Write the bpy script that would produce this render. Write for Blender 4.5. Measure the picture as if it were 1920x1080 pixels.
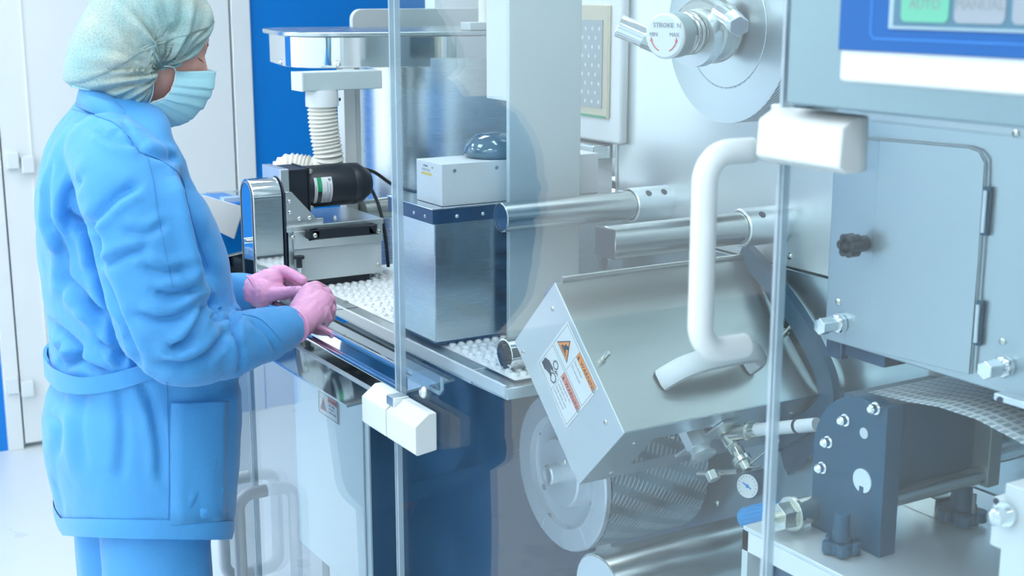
import bpy, bmesh, math, random
import numpy as np
from mathutils import Vector, Matrix, noise
random.seed(7)
for o in list(bpy.data.objects): bpy.data.objects.remove(o)
C = bpy.context.scene.collection
sc = bpy.context.scene
V = Vector
PI = math.pi
# ------------------------------------------------------------------ camera
F = 2550.0; PITCH = math.radians(12.38); YAW = math.radians(30.86)
CAMP = V((0, 0, 1.7))
cd = bpy.data.cameras.new('camera'); cam = bpy.data.objects.new('camera', cd); C.objects.link(cam)
cam.location = CAMP; cam.rotation_euler = (PI/2-PITCH, 0, -YAW)
cd.sensor_width = 36; cd.lens = 36*F/1920; cd.clip_start = 0.05; cd.clip_end = 50
cd.dof.use_dof = True; cd.dof.focus_distance = 2.4; cd.dof.aperture_fstop = 8.0
sc.camera = cam
sc.view_settings.view_transform = 'Standard'; sc.view_settings.look = 'None'
sc.view_settings.gamma = 1; sc.view_settings.use_curve_mapping = False
sc.view_settings.exposure = 0.12
try:
    sc.cycles.max_bounces = 14; sc.cycles.transparent_max_bounces = 24; sc.cycles.glossy_bounces = 6
    sc.cycles.sample_clamp_indirect = 6
    sc.cycles.caustics_reflective = False; sc.cycles.caustics_refractive = False
    sc.cycles.use_denoising = True
except Exception: pass
w = bpy.data.worlds.new('world'); sc.world = w; w.use_nodes = True
w.node_tree.nodes['Background'].inputs[0].default_value = (0.86, 0.95, 1.0, 1)
w.node_tree.nodes['Background'].inputs[1].default_value = 0.3
PANE_POWER = 1.25      # glow of the added, out-of-view window pane
LED_POWER = 10.0       # added ceiling light panels, out of view
# ------------------------------------------------------------------ pixel measuring helpers (1920x1080)
def ray(px, py):
    x = px-960; y = 540-py
    fw = F*math.cos(PITCH)+y*math.sin(PITCH); up = y*math.cos(PITCH)-F*math.sin(PITCH)
    s, c = math.sin(YAW), math.cos(YAW)
    return V((x*c+fw*s, -x*s+fw*c, up))
def onX(px, py, X): r = ray(px, py); return CAMP+r*(X/r.x)
def onY(px, py, Y): r = ray(px, py); return CAMP+r*(Y/r.y)
def onZ(px, py, Z): r = ray(px, py); return CAMP+r*((Z-CAMP.z)/r.z)
def rpx(p, n):      # n pixels at point p as metres
    f = V((math.sin(YAW)*math.cos(PITCH), math.cos(YAW)*math.cos(PITCH), -math.sin(PITCH)))
    return n*(p-CAMP).dot(f)/F
# ------------------------------------------------------------------ materials
def nodes(name):
    m = bpy.data.materials.new(name); m.use_nodes = True
    nt = m.node_tree
    return m, nt, nt.nodes['Principled BSDF']
def N(nt, t, **kw):
    n = nt.nodes.new(t)
    for k, v in kw.items():
        if hasattr(n, k): setattr(n, k, v)
    return n
def mat(name, col, rough=0.5, metal=0.0, var=0.04, scale=30, stretch=None, bump=0.0, rvar=0.0, spec=0.5, coat=0.0, sss=0.0, sheen=0.0, bscale=None):
    m, nt, b = nodes(name); L = nt.links.new
    tc = N(nt, 'ShaderNodeTexCoord'); mp = N(nt, 'ShaderNodeMapping'); L(tc.outputs['Object'], mp.inputs[0])
    if stretch: mp.inputs['Scale'].default_value = stretch
    no = N(nt, 'ShaderNodeTexNoise'); no.inputs['Scale'].default_value = scale; no.inputs['Detail'].default_value = 4
    L(mp.outputs[0], no.inputs['Vector'])
    mx = N(nt, 'ShaderNodeMix', data_type='RGBA', blend_type='MIX')
    d = [max(0, c*(1-var)) for c in col]; e = [min(1, c*(1+var)) for c in col]
    mx.inputs[6].default_value = (*d, 1); mx.inputs[7].default_value = (*e, 1)
    L(no.outputs[0], mx.inputs[0]); L(mx.outputs[2], b.inputs['Base Color'])
    b.inputs['Metallic'].default_value = metal; b.inputs['Roughness'].default_value = rough
    b.inputs['Specular IOR Level'].default_value = spec; b.inputs['Coat Weight'].default_value = coat
    if sss: b.inputs['Subsurface Weight'].default_value = sss; b.inputs['Subsurface Scale'].default_value = 0.01
    if sheen: b.inputs['Sheen Weight'].default_value = sheen; b.inputs['Sheen Roughness'].default_value = .4
    if rvar:
        mr = N(nt, 'ShaderNodeMapRange'); L(no.outputs[0], mr.inputs[0])
        mr.inputs[3].default_value = max(0.02, rough-rvar); mr.inputs[4].default_value = rough+rvar
        L(mr.outputs[0], b.inputs['Roughness'])
    if bump:
        bp = N(nt, 'ShaderNodeBump'); bp.inputs['Strength'].default_value = bump; bp.inputs['Distance'].default_value = .002
        if bscale:
            n2 = N(nt, 'ShaderNodeTexNoise'); n2.inputs['Scale'].default_value = bscale; n2.inputs['Detail'].default_value = 5
            L(tc.outputs['Object'], n2.inputs['Vector']); L(n2.outputs[0], bp.inputs['Height'])
        else: L(no.outputs[0], bp.inputs['Height'])
        L(bp.outputs[0], b.inputs['Normal'])
    return m
def emit(name, col, s):
    m, nt, b = nodes(name)
    b.inputs['Base Color'].default_value = (*[c*.45 for c in col], 1); b.inputs['Emission Color'].default_value = (*col, 1); b.inputs['Emission Strength'].default_value = s
    return m
def acrylic(name, tint=(.93, .97, .985), ior=1.49, haze=0.015):
    m = bpy.data.materials.new(name); m.use_nodes = True; nt = m.node_tree; L = nt.links.new
    nt.nodes.clear(); out = N(nt, 'ShaderNodeOutputMaterial')
    tr = N(nt, 'ShaderNodeBsdfTransparent'); tr.inputs[0].default_value = (*tint, 1)
    gl = N(nt, 'ShaderNodeBsdfGlossy'); gl.inputs['Roughness'].default_value = 0.01
    fr = N(nt, 'ShaderNodeFresnel'); geo = N(nt, 'ShaderNodeNewGeometry')
    mr = N(nt, 'ShaderNodeMapRange'); L(geo.outputs['Backfacing'], mr.inputs[0])
    mr.inputs[3].default_value = ior; mr.inputs[4].default_value = 1/ior; L(mr.outputs[0], fr.inputs[0])
    mx = N(nt, 'ShaderNodeMixShader'); L(fr.outputs[0], mx.inputs[0]); L(tr.outputs[0], mx.inputs[1]); L(gl.outputs[0], mx.inputs[2])
    df = N(nt, 'ShaderNodeBsdfDiffuse'); no = N(nt, 'ShaderNodeTexNoise'); no.inputs['Scale'].default_value = 9; no.inputs['Detail'].default_value = 6
    m2 = N(nt, 'ShaderNodeMath', operation='MULTIPLY'); L(no.outputs[0], m2.inputs[0]); m2.inputs[1].default_value = haze*2
    m3 = N(nt, 'ShaderNodeMixShader'); L(m2.outputs[0], m3.inputs[0]); L(mx.outputs[0], m3.inputs[1]); L(df.outputs[0], m3.inputs[2])
    L(m3.outputs[0], out.inputs[0])
    return m
def uvpattern(name, c1, c2, fu, fv, metal=1.0, rough=.3, diag=True, bump=.6, thr=.5):
    """metal with a hatched pattern that follows the surface UV (metres)"""
    m, nt, b = nodes(name); L = nt.links.new
    uv = N(nt, 'ShaderNodeUVMap'); sp = N(nt, 'ShaderNodeSeparateXYZ'); L(uv.outputs[0], sp.inputs[0])
    def ma(op, a, c):
        n = N(nt, 'ShaderNodeMath', operation=op)
        for k, s in ((0, a), (1, c)):
            if s is None: continue
            if isinstance(s, (int, float)): n.inputs[k].default_value = s
            else: L(s, n.inputs[k])
        return n.outputs[0]
    u, v = sp.outputs[0], sp.outputs[1]
    if diag:
        a = ma('ADD', u, ma('MULTIPLY', v, .55)); c = ma('SUBTRACT', ma('MULTIPLY', u, .5), v)
    else: a, c = u, v
    A = ma('SINE', ma('MULTIPLY', a, fu*2*PI), None); B = ma('SINE', ma('MULTIPLY', c, fv*2*PI), None)
    h = ma('MINIMUM', A, ma('ADD', B, .55)) if diag else ma('MAXIMUM', A, B)
    mr = N(nt, 'ShaderNodeMapRange'); L(h, mr.inputs[0]); mr.inputs[1].default_value = thr-.6; mr.inputs[2].default_value = thr+.3
    mx = N(nt, 'ShaderNodeMix', data_type='RGBA'); L(mr.outputs[0], mx.inputs[0])
    mx.inputs[6].default_value = (*c1, 1); mx.inputs[7].default_value = (*c2, 1)
    L(mx.outputs[2], b.inputs['Base Color']); b.inputs['Metallic'].default_value = metal; b.inputs['Roughness'].default_value = rough
    bp = N(nt, 'ShaderNodeBump'); bp.inputs['Strength'].default_value = bump; bp.inputs['Distance'].default_value = .002
    L(mr.outputs[0], bp.inputs['Height']); L(bp.outputs[0], b.inputs['Normal'])
    return m
M = dict(
 white=mat('white_paint', (.80, .86, .88), .35, var=.02, scale=8),
 wall=mat('wall_white', (.84, .885, .90), .45, var=.015, scale=3),
 floor=mat('floor_resin', (.76, .82, .85), .3, var=.03, scale=6, rvar=.08),
 blue=mat('blue_panel', (.0, .22, .70), .3, var=.06, scale=2.5),
 blue2=mat('blue_bezel', (.0, .105, .38), .5, var=.05, scale=5),
 plate=mat('satin_plate', (.78, .86, .88), .38, .6, var=.04, scale=5, stretch=(1, 1, .3), rvar=.06),
 paint=mat('machine_grey_paint', (.62, .71, .73), .4, .0, var=.02, scale=4),
 post=mat('post_grey', (.52, .64, .66), .42, .0, var=.02, scale=3),
 hmi=mat('panel_steel', (.27, .38, .43), .3, 1, var=.03, scale=14, stretch=(1, 40, 1), rvar=.03),
 station=mat('station_steel', (.44, .53, .57), .34, .8, var=.03, scale=5, rvar=.04),
 steel=mat('brushed_steel', (.60, .67, .68), .27, 1, var=.02, scale=14, stretch=(1, 1, 70), rvar=.015, bump=.01),
 steelh=mat('brushed_steel_along', (.47, .50, .47), .30, 1, var=.04, scale=14, stretch=(.7, 60, 60), rvar=.03, bump=.02),
 steeld=mat('steel_shaded_grade', (.40, .54, .62), .28, .85, var=.015, scale=20, stretch=(1, 1, 20), rvar=.01),  # darker, bluish steel tone
 tube=mat('ground_tube', (.47, .50, .48), .24, 1, var=.08, scale=30, stretch=(.4, 30, 30), rvar=.04),
 chrome=mat('mirror_steel', (.80, .83, .84), .05, 1, var=.02, scale=4, rvar=.02),
 deck=mat('polished_deck', (.70, .76, .78), .06, 1, var=.03, scale=6, rvar=.02),
 darkmirror=mat('dark_polished_panel', (.035, .10, .19), .14, .6, var=.1, scale=4),
 alu=mat('aluminium', (.72, .77, .78), .35, 1, var=.04, scale=60, rvar=.05),
 reelm=mat('reel_face_metal', (.50, .61, .66), .34, .8, var=.03, scale=12),
 disc=mat('anodised_disc', (.74, .84, .92), .3, .45, var=.03, scale=12),
 black=mat('black_plastic', (.012, .018, .028), .42, var=.2, scale=40),
 navy=mat('black_anodised', (.0, .075, .15), .42, .0, var=.15, scale=20),  # black anodising with the acrylic's bluish veil mixed into the colour
 rim=mat('dark_rim', (.012, .05, .13), .3, .4, var=.1, scale=10),
 hose=mat('ivory_hose', (.80, .80, .74), .45, var=.03, scale=30),
 wplastic=mat('white_plastic', (.78, .85, .87), .35, var=.02, scale=20),
 brass=mat('nickel_fitting', (.66, .68, .62), .22, 1, var=.08, scale=50),
 screw=mat('screw_steel', (.62, .64, .60), .25, 1, var=.1, scale=90),
 dome=mat('smoked_dome', (.10, .17, .21), .08, .3, var=.1, scale=10, coat=.6),
 foil=uvpattern('knurled_roller', (.30, .40, .44), (.66, .74, .77), 90, 24, rough=.32),
 foilw=uvpattern('printed_foil', (.30, .38, .42), (.78, .82, .82), 55, 90, metal=.35, rough=.35, diag=False, bump=.1, thr=.75),
 reeled=uvpattern('wound_foil', (.16, .27, .36), (.62, .70, .74), 130, 2, metal=.4, rough=.4, diag=True, bump=.2, thr=.2),
 label=mat('label_white', (.82, .87, .88), .35, var=.01, scale=10),
 orange=mat('label_orange', (.95, .30, .03), .4, var=.02, scale=10),
 pinko=mat('label_faded_orange', (.85, .25, .17), .4, var=.02, scale=10),
 ink=mat('label_ink', (.015, .03, .06), .5, var=.1, scale=50),
 inkg=mat('label_grey_ink', (.25, .30, .33), .5, var=.1, scale=50),
 red=mat('label_red_ink', (.75, .12, .14), .5, var=.1, scale=50),
 green=mat('label_green', (.0, .38, .16), .4, var=.04, scale=20),
 acr=acrylic('clear_acrylic', ior=1.41, haze=.006),
 acr2=acrylic('clear_acrylic_tinted', (.86, .93, .97), haze=.03),
 edge=mat('acrylic_edge', (.62, .76, .86), .12, .0, var=.05, scale=10, coat=.5),
 smock=mat('smock_cotton', (.075, .37, .80), .62, var=.05, scale=4, bump=.35, bscale=420, sheen=.25),
 seam=mat('smock_seam', (.06, .28, .62), .7, var=.05, scale=40),
 glove=mat('pink_nitrile', (.87, .43, .68), .42, var=.05, scale=16, sss=.15, bump=.12, bscale=130),
 skin=mat('skin', (.70, .38, .31), .45, var=.07, scale=60, sss=.15, bump=.1, bscale=500),
 maskm=mat('mask_nonwoven', (.46, .84, .95), .6, var=.04, scale=25, bump=.25, bscale=500),
 maskw=mat('mask_edge', (.75, .90, .93), .6, var=.04, scale=90),
 hair=mat('brown_hair', (.16, .09, .05), .5, var=.3, scale=8, stretch=(1, 1, 8)),
 lash=mat('lash_hair', (.02, .012, .01), .6, var=.2, scale=60),
 shoe=mat('white_clog', (.75, .78, .80), .4, var=.03, scale=20),
 gold=mat('screen_bezel_tan', (.60, .56, .42), .4, var=.03, scale=20),
 yellow=mat('indicator_yellow', (.75, .65, .15), .4, var=.05, scale=50),
 bluecap=mat('blue_cap', (.01, .30, .68), .4, var=.08, scale=30),
 darkchrome=mat('dark_chrome', (.13, .15, .17), .1, 1, var=.1, scale=8),
 belt=mat('dark_belt', (.01, .09, .17), .4, var=.15, scale=10),
 tray=mat('chute_white', (.93, .97, .98), .2, var=.02, scale=10, coat=.4),
 lit=emit('window_daylight', (.90, .965, 1.0), PANE_POWER),
 led=emit('led_panel', (.92, .97, 1.0), LED_POWER),
 btn_g=emit('button_green_lit', (.22, .80, .58), .25), btn_w=emit('button_grey_lit', (.55, .66, .78), .18), scr=emit('screen_lit', (.16, .38, .56), .12),
)
def cap_material():
    m, nt, b = nodes('cap_nonwoven'); L = nt.links.new
    tc = N(nt, 'ShaderNodeTexCoord')
    n1 = N(nt, 'ShaderNodeTexNoise'); n1.inputs['Scale'].default_value = 14; n1.inputs['Detail'].default_value = 3
    n2 = N(nt, 'ShaderNodeTexNoise'); n2.inputs['Scale'].default_value = 330; n2.inputs['Detail'].default_value = 6; n2.inputs['Roughness'].default_value = .75
    for n in (n1, n2): L(tc.outputs['Object'], n.inputs['Vector'])
    cr = N(nt, 'ShaderNodeValToRGB'); L(n1.outputs[0], cr.inputs[0])
    cr.color_ramp.elements[0].position = .35; cr.color_ramp.elements[0].color = (.34, .58, .60, 1)
    cr.color_ramp.elements[1].position = .65; cr.color_ramp.elements[1].color = (.52, .62, .56, 1)
    mx = N(nt, 'ShaderNodeMix', data_type='RGBA', blend_type='OVERLAY'); mx.inputs[0].default_value = .16
    L(cr.outputs[0], mx.inputs[6]); L(n2.outputs[0], mx.inputs[7]); L(mx.outputs[2], b.inputs['Base Color'])
    b.inputs['Roughness'].default_value = .6
    bp = N(nt, 'ShaderNodeBump'); bp.inputs['Strength'].default_value = .3; bp.inputs['Distance'].default_value = .001
    L(n2.outputs[0], bp.inputs['Height']); L(bp.outputs[0], b.inputs['Normal'])
    ar = N(nt, 'ShaderNodeMapRange'); L(n2.outputs[0], ar.inputs[0]); ar.inputs[1].default_value = .38; ar.inputs[2].default_value = .55
    ar.inputs[3].default_value = .70; ar.inputs[4].default_value = .90; L(ar.outputs[0], b.inputs['Alpha'])
    return m
M['cap'] = cap_material()
M['edge'].node_tree.nodes['Principled BSDF'].inputs['Alpha'].default_value = .55
# ------------------------------------------------------------------ mesh helpers
WL = {}
def tag(o, label=None, cat=None, group=None, kind=None):
    if label: o['label'] = label
    if cat: o['category'] = cat
    if group: o['group'] = group
    if kind: o['kind'] = kind
    return o
def thing(name, label, cat, loc, group=None):
    o = bpy.data.objects.new(name, None); C.objects.link(o); o.location = loc; o.empty_display_size = .05
    WL[o] = V(loc)
    return tag(o, label, cat, group)
class MB:
    def __init__(s): s.bm = bmesh.new(); s.uv = s.bm.loops.layers.uv.new('UVMap')
    def poly(s, pts, faces, uvs=None):
        vs = [s.bm.verts.new(p) for p in pts]
        for f in faces:
            try: fc = s.bm.faces.new([vs[i] for i in f])
            except ValueError: continue
            if uvs:
                for lp, i in zip(fc.loops, f): lp[s.uv].uv = uvs[i]
        return s
    def box(s, lo, hi):
        (a, b, c), (d, e, f) = lo, hi
        a, d = sorted((a, d)); b, e = sorted((b, e)); c, f = sorted((c, f))
        p = [(a,b,c),(d,b,c),(d,e,c),(a,e,c),(a,b,f),(d,b,f),(d,e,f),(a,e,f)]
        return s.poly(p, [(3,2,1,0),(4,5,6,7),(0,1,5,4),(1,2,6,5),(2,3,7,6),(3,0,4,7)])
    def obox(s, c, ux, uy, uz, hx, hy, hz):
        c = V(c); ux, uy, uz = V(ux).normalized(), V(uy).normalized(), V(uz).normalized()
        p = [c+ux*hx*i+uy*hy*j+uz*hz*k for k in (-1, 1) for (i, j) in ((-1,-1),(1,-1),(1,1),(-1,1))]
        return s.poly(p, [(3,2,1,0),(4,5,6,7),(0,1,5,4),(1,2,6,5),(2,3,7,6),(3,0,4,7)])
    def prism(s, pts, vec):
        n = len(pts); vec = V(vec); a = [V(p) for p in pts]; b = [p+vec for p in a]
        f = [tuple(range(n))[::-1], tuple(range(n, 2*n))]+[(i, (i+1) % n, n+(i+1) % n, n+i) for i in range(n)]
        return s.poly(a+b, f)
    def lathe(s, p0, d, prof, seg=40, capped=True, squash=None):
        """prof: list of (distance along d, radius)"""
        p0 = V(p0); d = V(d).normalized(); t = V((0, 0, 1)) if abs(d.z) < .9 else V((1, 0, 0))
        e1 = (t-d*t.dot(d)).normalized(); e2 = d.cross(e1)
        pts, uvs = [], []
        for (h, r) in prof:
            for k in range(seg+1):
                a = 2*PI*k/seg
                pts.append(p0+d*h+(e1*math.cos(a)+e2*math.sin(a))*r); uvs.append((h, a*max(q[1] for q in prof)))
        W = seg+1; f = []
        for i in range(len(prof)-1):
            for k in range(seg): f.append((i*W+k, i*W+k+1, (i+1)*W+k+1, (i+1)*W+k))
        if capped:
            if prof[0][1] > 1e-6: f.append(tuple(range(seg))[::-1])
            if prof[-1][1] > 1e-6: f.append(tuple((len(prof)-1)*W+k for k in range(seg)))
        s.poly(pts, f, uvs)
        return s
    def cyl(s, a, b, r, r2=None, seg=32, ch=0.0):
        a, b = V(a), V(b); d = b-a; L = d.length; r2 = r if r2 is None else r2
        pr = [(0, r), (L, r2)] if not ch else [(0, r-ch), (ch, r), (L-ch, r2), (L, r2-ch)]
        return s.lathe(a, d, pr, seg)
    def tube(s, path, r, seg=12, closed=False, twist=None):
        P = [V(p) for p in path]; n = len(P); R = r if isinstance(r, (list, tuple)) else [r]*n
        up = None; pts = []; uvs = []; acc = 0
        for i, p in enumerate(P):
            if closed: t = (P[(i+1) % n]-P[i-1]).normalized()
            else: t = (P[min(i+1, n-1)]-P[max(i-1, 0)]).normalized()
            if up is None:
                up = V((0, 0, 1)) if abs(t.z) < .9 else V((1, 0, 0))
            e1 = (up-t*up.dot(t)).normalized(); up = e1; e2 = t.cross(e1)
            if i: acc += (P[i]-P[i-1]).length
            for k in range(seg+1):
                a = 2*PI*k/seg; pts.append(p+(e1*math.cos(a)+e2*math.sin(a))*R[i]); uvs.append((acc, a*R[i]))
        W = seg+1; f = []
        for i in range(n if closed else n-1):
            j = (i+1) % n
            for k in range(seg): f.append((i*W+k, i*W+k+1, j*W+k+1, j*W+k))
        if not closed: f.append(tuple(range(seg))[::-1]); f.append(tuple((n-1)*W+k for k in range(seg)))
        return s.poly(pts, f, uvs)
    def ell(s, c, rx, ry, rz, R=None, seg=24, rings=14):
        c = V(c); R = R or Matrix.Identity(3); pts = []
        for i in range(rings+1):
            t = PI*i/rings
            for k in range(seg):
                a = 2*PI*k/seg
                pts.append(c+R @ V((rx*math.sin(t)*math.cos(a), ry*math.sin(t)*math.sin(a), rz*math.cos(t))))
        f = []
        for i in range(rings):
            for k in range(seg):
                q = (i*seg+k, (i+1)*seg+k, (i+1)*seg+(k+1) % seg, i*seg+(k+1) % seg); f.append(q)
        return s.poly(pts, f)
    def caps(s, pr, seg=14):
        """rounded chain of (point, radius)"""
        for (p, r) in pr: s.ell(p, r, r, r, seg=seg, rings=8)
        for (p, r), (q, t) in zip(pr, pr[1:]):
            if (V(p)-V(q)).length > 1e-4: s.cyl(p, q, r, t, seg=seg)
        return s
    def grid(s, rows, closed_u=False, uvs=None):
        n = len(rows); m = len(rows[0]); pts = [p for r in rows for p in r]; f = []
        for i in range(n-1):
            for k in range(m if closed_u else m-1):
                f.append((i*m+k, i*m+(k+1) % m, (i+1)*m+(k+1) % m, (i+1)*m+k))
        return s.poly(pts, f, uvs)
    def build(s, name, m, parent=None, bevel=0, seg=2, sharp=35, smooth=True, weld=False, label=None):
        if weld: bmesh.ops.remove_doubles(s.bm, verts=s.bm.verts, dist=1e-5)
        else: bmesh.ops.remove_doubles(s.bm, verts=s.bm.verts, dist=1e-7)
        bmesh.ops.recalc_face_normals(s.bm, faces=s.bm.faces)
        off = WL[parent] if parent else V((0, 0, 0))
        if parent is None and s.bm.verts:
            z = min(v.co.z for v in s.bm.verts); cx = sum(v.co.x for v in s.bm.verts)/len(s.bm.verts); cy = sum(v.co.y for v in s.bm.verts)/len(s.bm.verts)
            off = V((cx, cy, z))
        for v in s.bm.verts: v.co -= off
        me = bpy.data.meshes.new(name); s.bm.to_mesh(me); s.bm.free()
        if smooth:
            me.polygons.foreach_set('use_smooth', [True]*len(me.polygons)); me.set_sharp_from_angle(angle=math.radians(sharp))
        o = bpy.data.objects.new(name, me); C.objects.link(o)
        if parent: o.parent = parent; WL[o] = off
        else: o.location = off; WL[o] = off
        for q in (m if isinstance(m, (list, tuple)) else [m]): me.materials.append(M[q] if isinstance(q, str) else q)
        if bevel:
            b = o.modifiers.new('bevel', 'BEVEL'); b.width = bevel; b.segments = seg; b.limit_method = 'ANGLE'; b.angle_limit = math.radians(40); b.harden_normals = True
        if label: o['label'] = label
        return o
def text_mesh(s, txt, org, right, up, size, depth=.0003, align='LEFT', squeeze=1.0):
    """add lettering to MB s"""
    cu = bpy.data.curves.new('t', 'FONT'); cu.body = txt; cu.size = size; cu.extrude = depth; cu.align_x = align; cu.resolution_u = 2
    ob = bpy.data.objects.new('t', cu); me = bpy.data.meshes.new_from_object(ob)
    r = V(right).normalized(); u = V(up).normalized(); n = r.cross(u)
    s.poly([V(org)+r*v.co.x*squeeze+u*v.co.y+n*v.co.z for v in me.vertices], [tuple(p.vertices) for p in me.polygons])
    bpy.data.objects.remove(ob); bpy.data.curves.remove(cu); bpy.data.meshes.remove(me)
def spline(P, n=8):
    P = [tuple(p) for p in P]; out = []; A = np.array(P, float)
    for i in range(len(A)-1):
        p0 = A[max(i-1, 0)]; p1 = A[i]; p2 = A[i+1]; p3 = A[min(i+2, len(A)-1)]
        for k in range(n):
            t = k/n; out.append(tuple(.5*((2*p1)+(-p0+p2)*t+(2*p0-5*p1+4*p2-p3)*t*t+(-p0+3*p1-3*p2+p3)*t**3)))
    out.append(tuple(A[-1])); return out
def interp(x, tab):
    xs = [t[0] for t in tab]; ys = [t[1] for t in tab]
    return float(np.interp(x, xs, ys))
def screw(name, p, d, r, parent, m='screw', h=None, hexa=False):
    """button-head screw with a socket"""
    h = h or r*.6; s = MB(); d = V(d).normalized(); p = V(p)
    s.lathe(p, d, [(0, r), (h*.4, r), (h*.85, r*.75), (h, r*.5), (h*.45, r*.42), (h*.45, 0.0001)], seg=6 if hexa else 16)
    return s.build(name, m, parent)
def rrect(w, h, r, n=6):
    out = []
    for cx, cy, a0 in ((w-r, h-r, 0), (-w+r, h-r, 90), (-w+r, -h+r, 180), (w-r, -h+r, 270)):
        for k in range(n+1):
            a = math.radians(a0+90*k/n); out.append((cx+r*math.cos(a), cy+r*math.sin(a)))
    return out
def slab(s, c, e1, e2, w, h, r, vec):
    """rounded rectangle slab: centre c, half sizes w,h along e1,e2, extruded by vec"""
    c = V(c); e1 = V(e1); e2 = V(e2)
    return s.prism([c+e1*a+e2*b for a, b in rrect(w, h, r)], vec)
X1, Y1, Z1 = V((1, 0, 0)), V((0, 1, 0)), V((0, 0, 1))
# ------------------------------------------------------------------ ROOM
FW = 5.2
def st(mb, name, m, **k): return tag(mb.build(name, m, smooth=False, **k), kind='structure')
st(MB().box((-3.3, -2.2, -.1), (4.2, FW+.1, 0)), 'floor', 'floor')
st(MB().box((-3.3, -2.2, 2.95), (4.2, FW+.1, 3.05)), 'ceiling', 'wall')
st(MB().box((-3.3, FW, 0), (4.2, FW+.1, 2.95)), 'wall_far', 'wall')
st(MB().box((-3.3, -2.2, 0), (-3.2, FW, 2.95)), 'wall_left', 'wall')
st(MB().box((4.1, -2.2, 0), (4.2, FW, 2.95)), 'wall_right', 'wall')
st(MB().box((-3.2, -2.2, 0), (4.1, -2.1, 2.95)), 'wall_back', 'wall')
bx0 = onY(466, 150, FW).x
st(MB().box((bx0, FW-.03, 0), (4.1, FW, 2.95)), 'trim_1', 'blue')
bl = onY(9, 800, FW).x
st(MB().box((bx0+.002, FW-.045, 0), (4.1, FW-.03, .31)), 'baseboard_far', 'wall')
st(MB().box((bl-1.15, FW-.03, 0), (bl, FW, 2.95)), 'trim_2', 'blue')  # blue wall strip, widened out of view so polished metal reflects blue
# white door in the far wall: frame, leaf, hinges
dl, dr = onY(44, 800, FW-.03).x, onY(432, 150, FW-.03).x
s = MB(); s.box((bl, FW-.05, 0), (dl-.006, FW, 2.6)); s.box((dr+.008, FW-.05, 0), (bx0, FW, 2.6)); s.box((bl, FW-.05, 2.6), (bx0, FW, 2.95))
tag(s.build('trim_3', 'wall', smooth=False, bevel=.004), kind='structure')
door = tag(thing('door_1', None, None, (dl, FW-.04, .01)), kind='structure')
MB().box((dl, FW-.045, .02), (dr, FW-.002, 2.59)).build('leaf', 'wall', door, bevel=.003)
MB().box((dl+.10, FW-.049, .02), (dl+.105, FW-.044, 2.59)).build('panel_joint', 'wall', door)
for (ax, ay) in ((28, 722), (28, 300)):
    h = onY(ax, ay, FW-.06); s = MB(); s.box((h.x-.03, FW-.075, h.z-.03), (h.x+.012, FW-.045, h.z+.03)); s.box((h.x+.02, FW-.075, h.z-.05), (h.x+.065, FW-.045, h.z+.01))
    s.build('hinge', 'white', door, bevel=.004)
# out-of-view daylight window, added in the far wall left of the door
def window(name, lo, hi, ax):
    t = tag(thing(name, None, None, lo), kind='structure'); (a, b, c), (d, e, f) = lo, hi
    fr, pn = MB(), MB()
    if ax == 'y':
        n = 1
        for i in range(n):
            x0 = a+(d-a)*i/n; x1 = a+(d-a)*(i+1)/n; pn.box((x0+.03, b+.01, c+.03), (x1-.03, b+.02, f-.03))
            fr.box((x0, b-.02, c), (x0+.03, e, f)); fr.box((x1-.03, b-.02, c), (x1, e, f))
        fr.box((a, b-.02, c), (d, e, c+.03)); fr.box((a, b-.02, f-.03), (d, e, f))
    else:
        n = 4
        for i in range(n):
            x0 = b+(e-b)*i/n; x1 = b+(e-b)*(i+1)/n; pn.box((d-.02, x0+.03, c+.03), (d-.01, x1-.03, f-.03))
            fr.box((a, x0, c), (d+.02, x0+.03, f)); fr.box((a, x1-.03, c), (d+.02, x1, f))
        fr.box((a, b, c), (d+.02, e, c+.03)); fr.box((a, b, f-.03), (d+.02, e, f))
    fr.build('window_frame', 'white', t, smooth=False); pn.build('pane', 'lit', t, smooth=False)
window('window_1', (-3.1, FW-.03, .15), (bl-1.2, FW, 2.75), 'y')  # out of view; added to lay a bright reflected veil on the acrylic
pl = 0
for x, y in [(a, b) for a in (-2.5, -1.3, -.1) for b in (-.9, .9, 2.7, 4.4)]+[(1.4, .2), (1.4, 1.9), (1.4, 3.6)]:
    if True:
        t = thing('ceiling_light', 'square flush LED panel set in the ceiling', 'ceiling light', (x, y, 2.93), 'LED panels in the ceiling')  # added out of view to light the room and brighten its left side
        MB().box((x-.33, y-.33, 2.925), (x+.33, y+.33, 2.95)).build('light_frame', 'white', t, smooth=False)
        MB().box((x-.30, y-.30, 2.918), (x+.30, y+.30, 2.926)).build('diffuser', 'led', t, smooth=False)
# ------------------------------------------------------------------ MACHINE BODY
FX = 1.60
ys = onX(1157, 200, FX).y                                   # seam between the two upper plates
seam = onX(1410, 485, FX).z
mb = thing('machine_body', 'tall pale grey machine body behind the clear guard with steel face plates', 'machine', (2.1, 1.2, 0))
MB().box((FX+.02, -1.2, .02), (2.6, 2.62, 2.3)).build('body_shell', 'paint', mb, bevel=.006)
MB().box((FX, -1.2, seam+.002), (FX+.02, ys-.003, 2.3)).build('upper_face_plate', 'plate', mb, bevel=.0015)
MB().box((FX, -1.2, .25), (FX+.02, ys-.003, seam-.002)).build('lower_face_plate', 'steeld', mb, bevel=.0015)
MB().box((FX, ys+.003, 0.95), (FX+.02, 2.62, 2.3)).build('side_face_plate', 'paint', mb, bevel=.0015)
s = MB(); p1 = onX(1158, 0, FX); s.box((FX-.006, ys-.007, 1.0), (FX, ys+.007, 2.3)); s.build('joint_strip', 'chrome', mb, bevel=.002)
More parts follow.
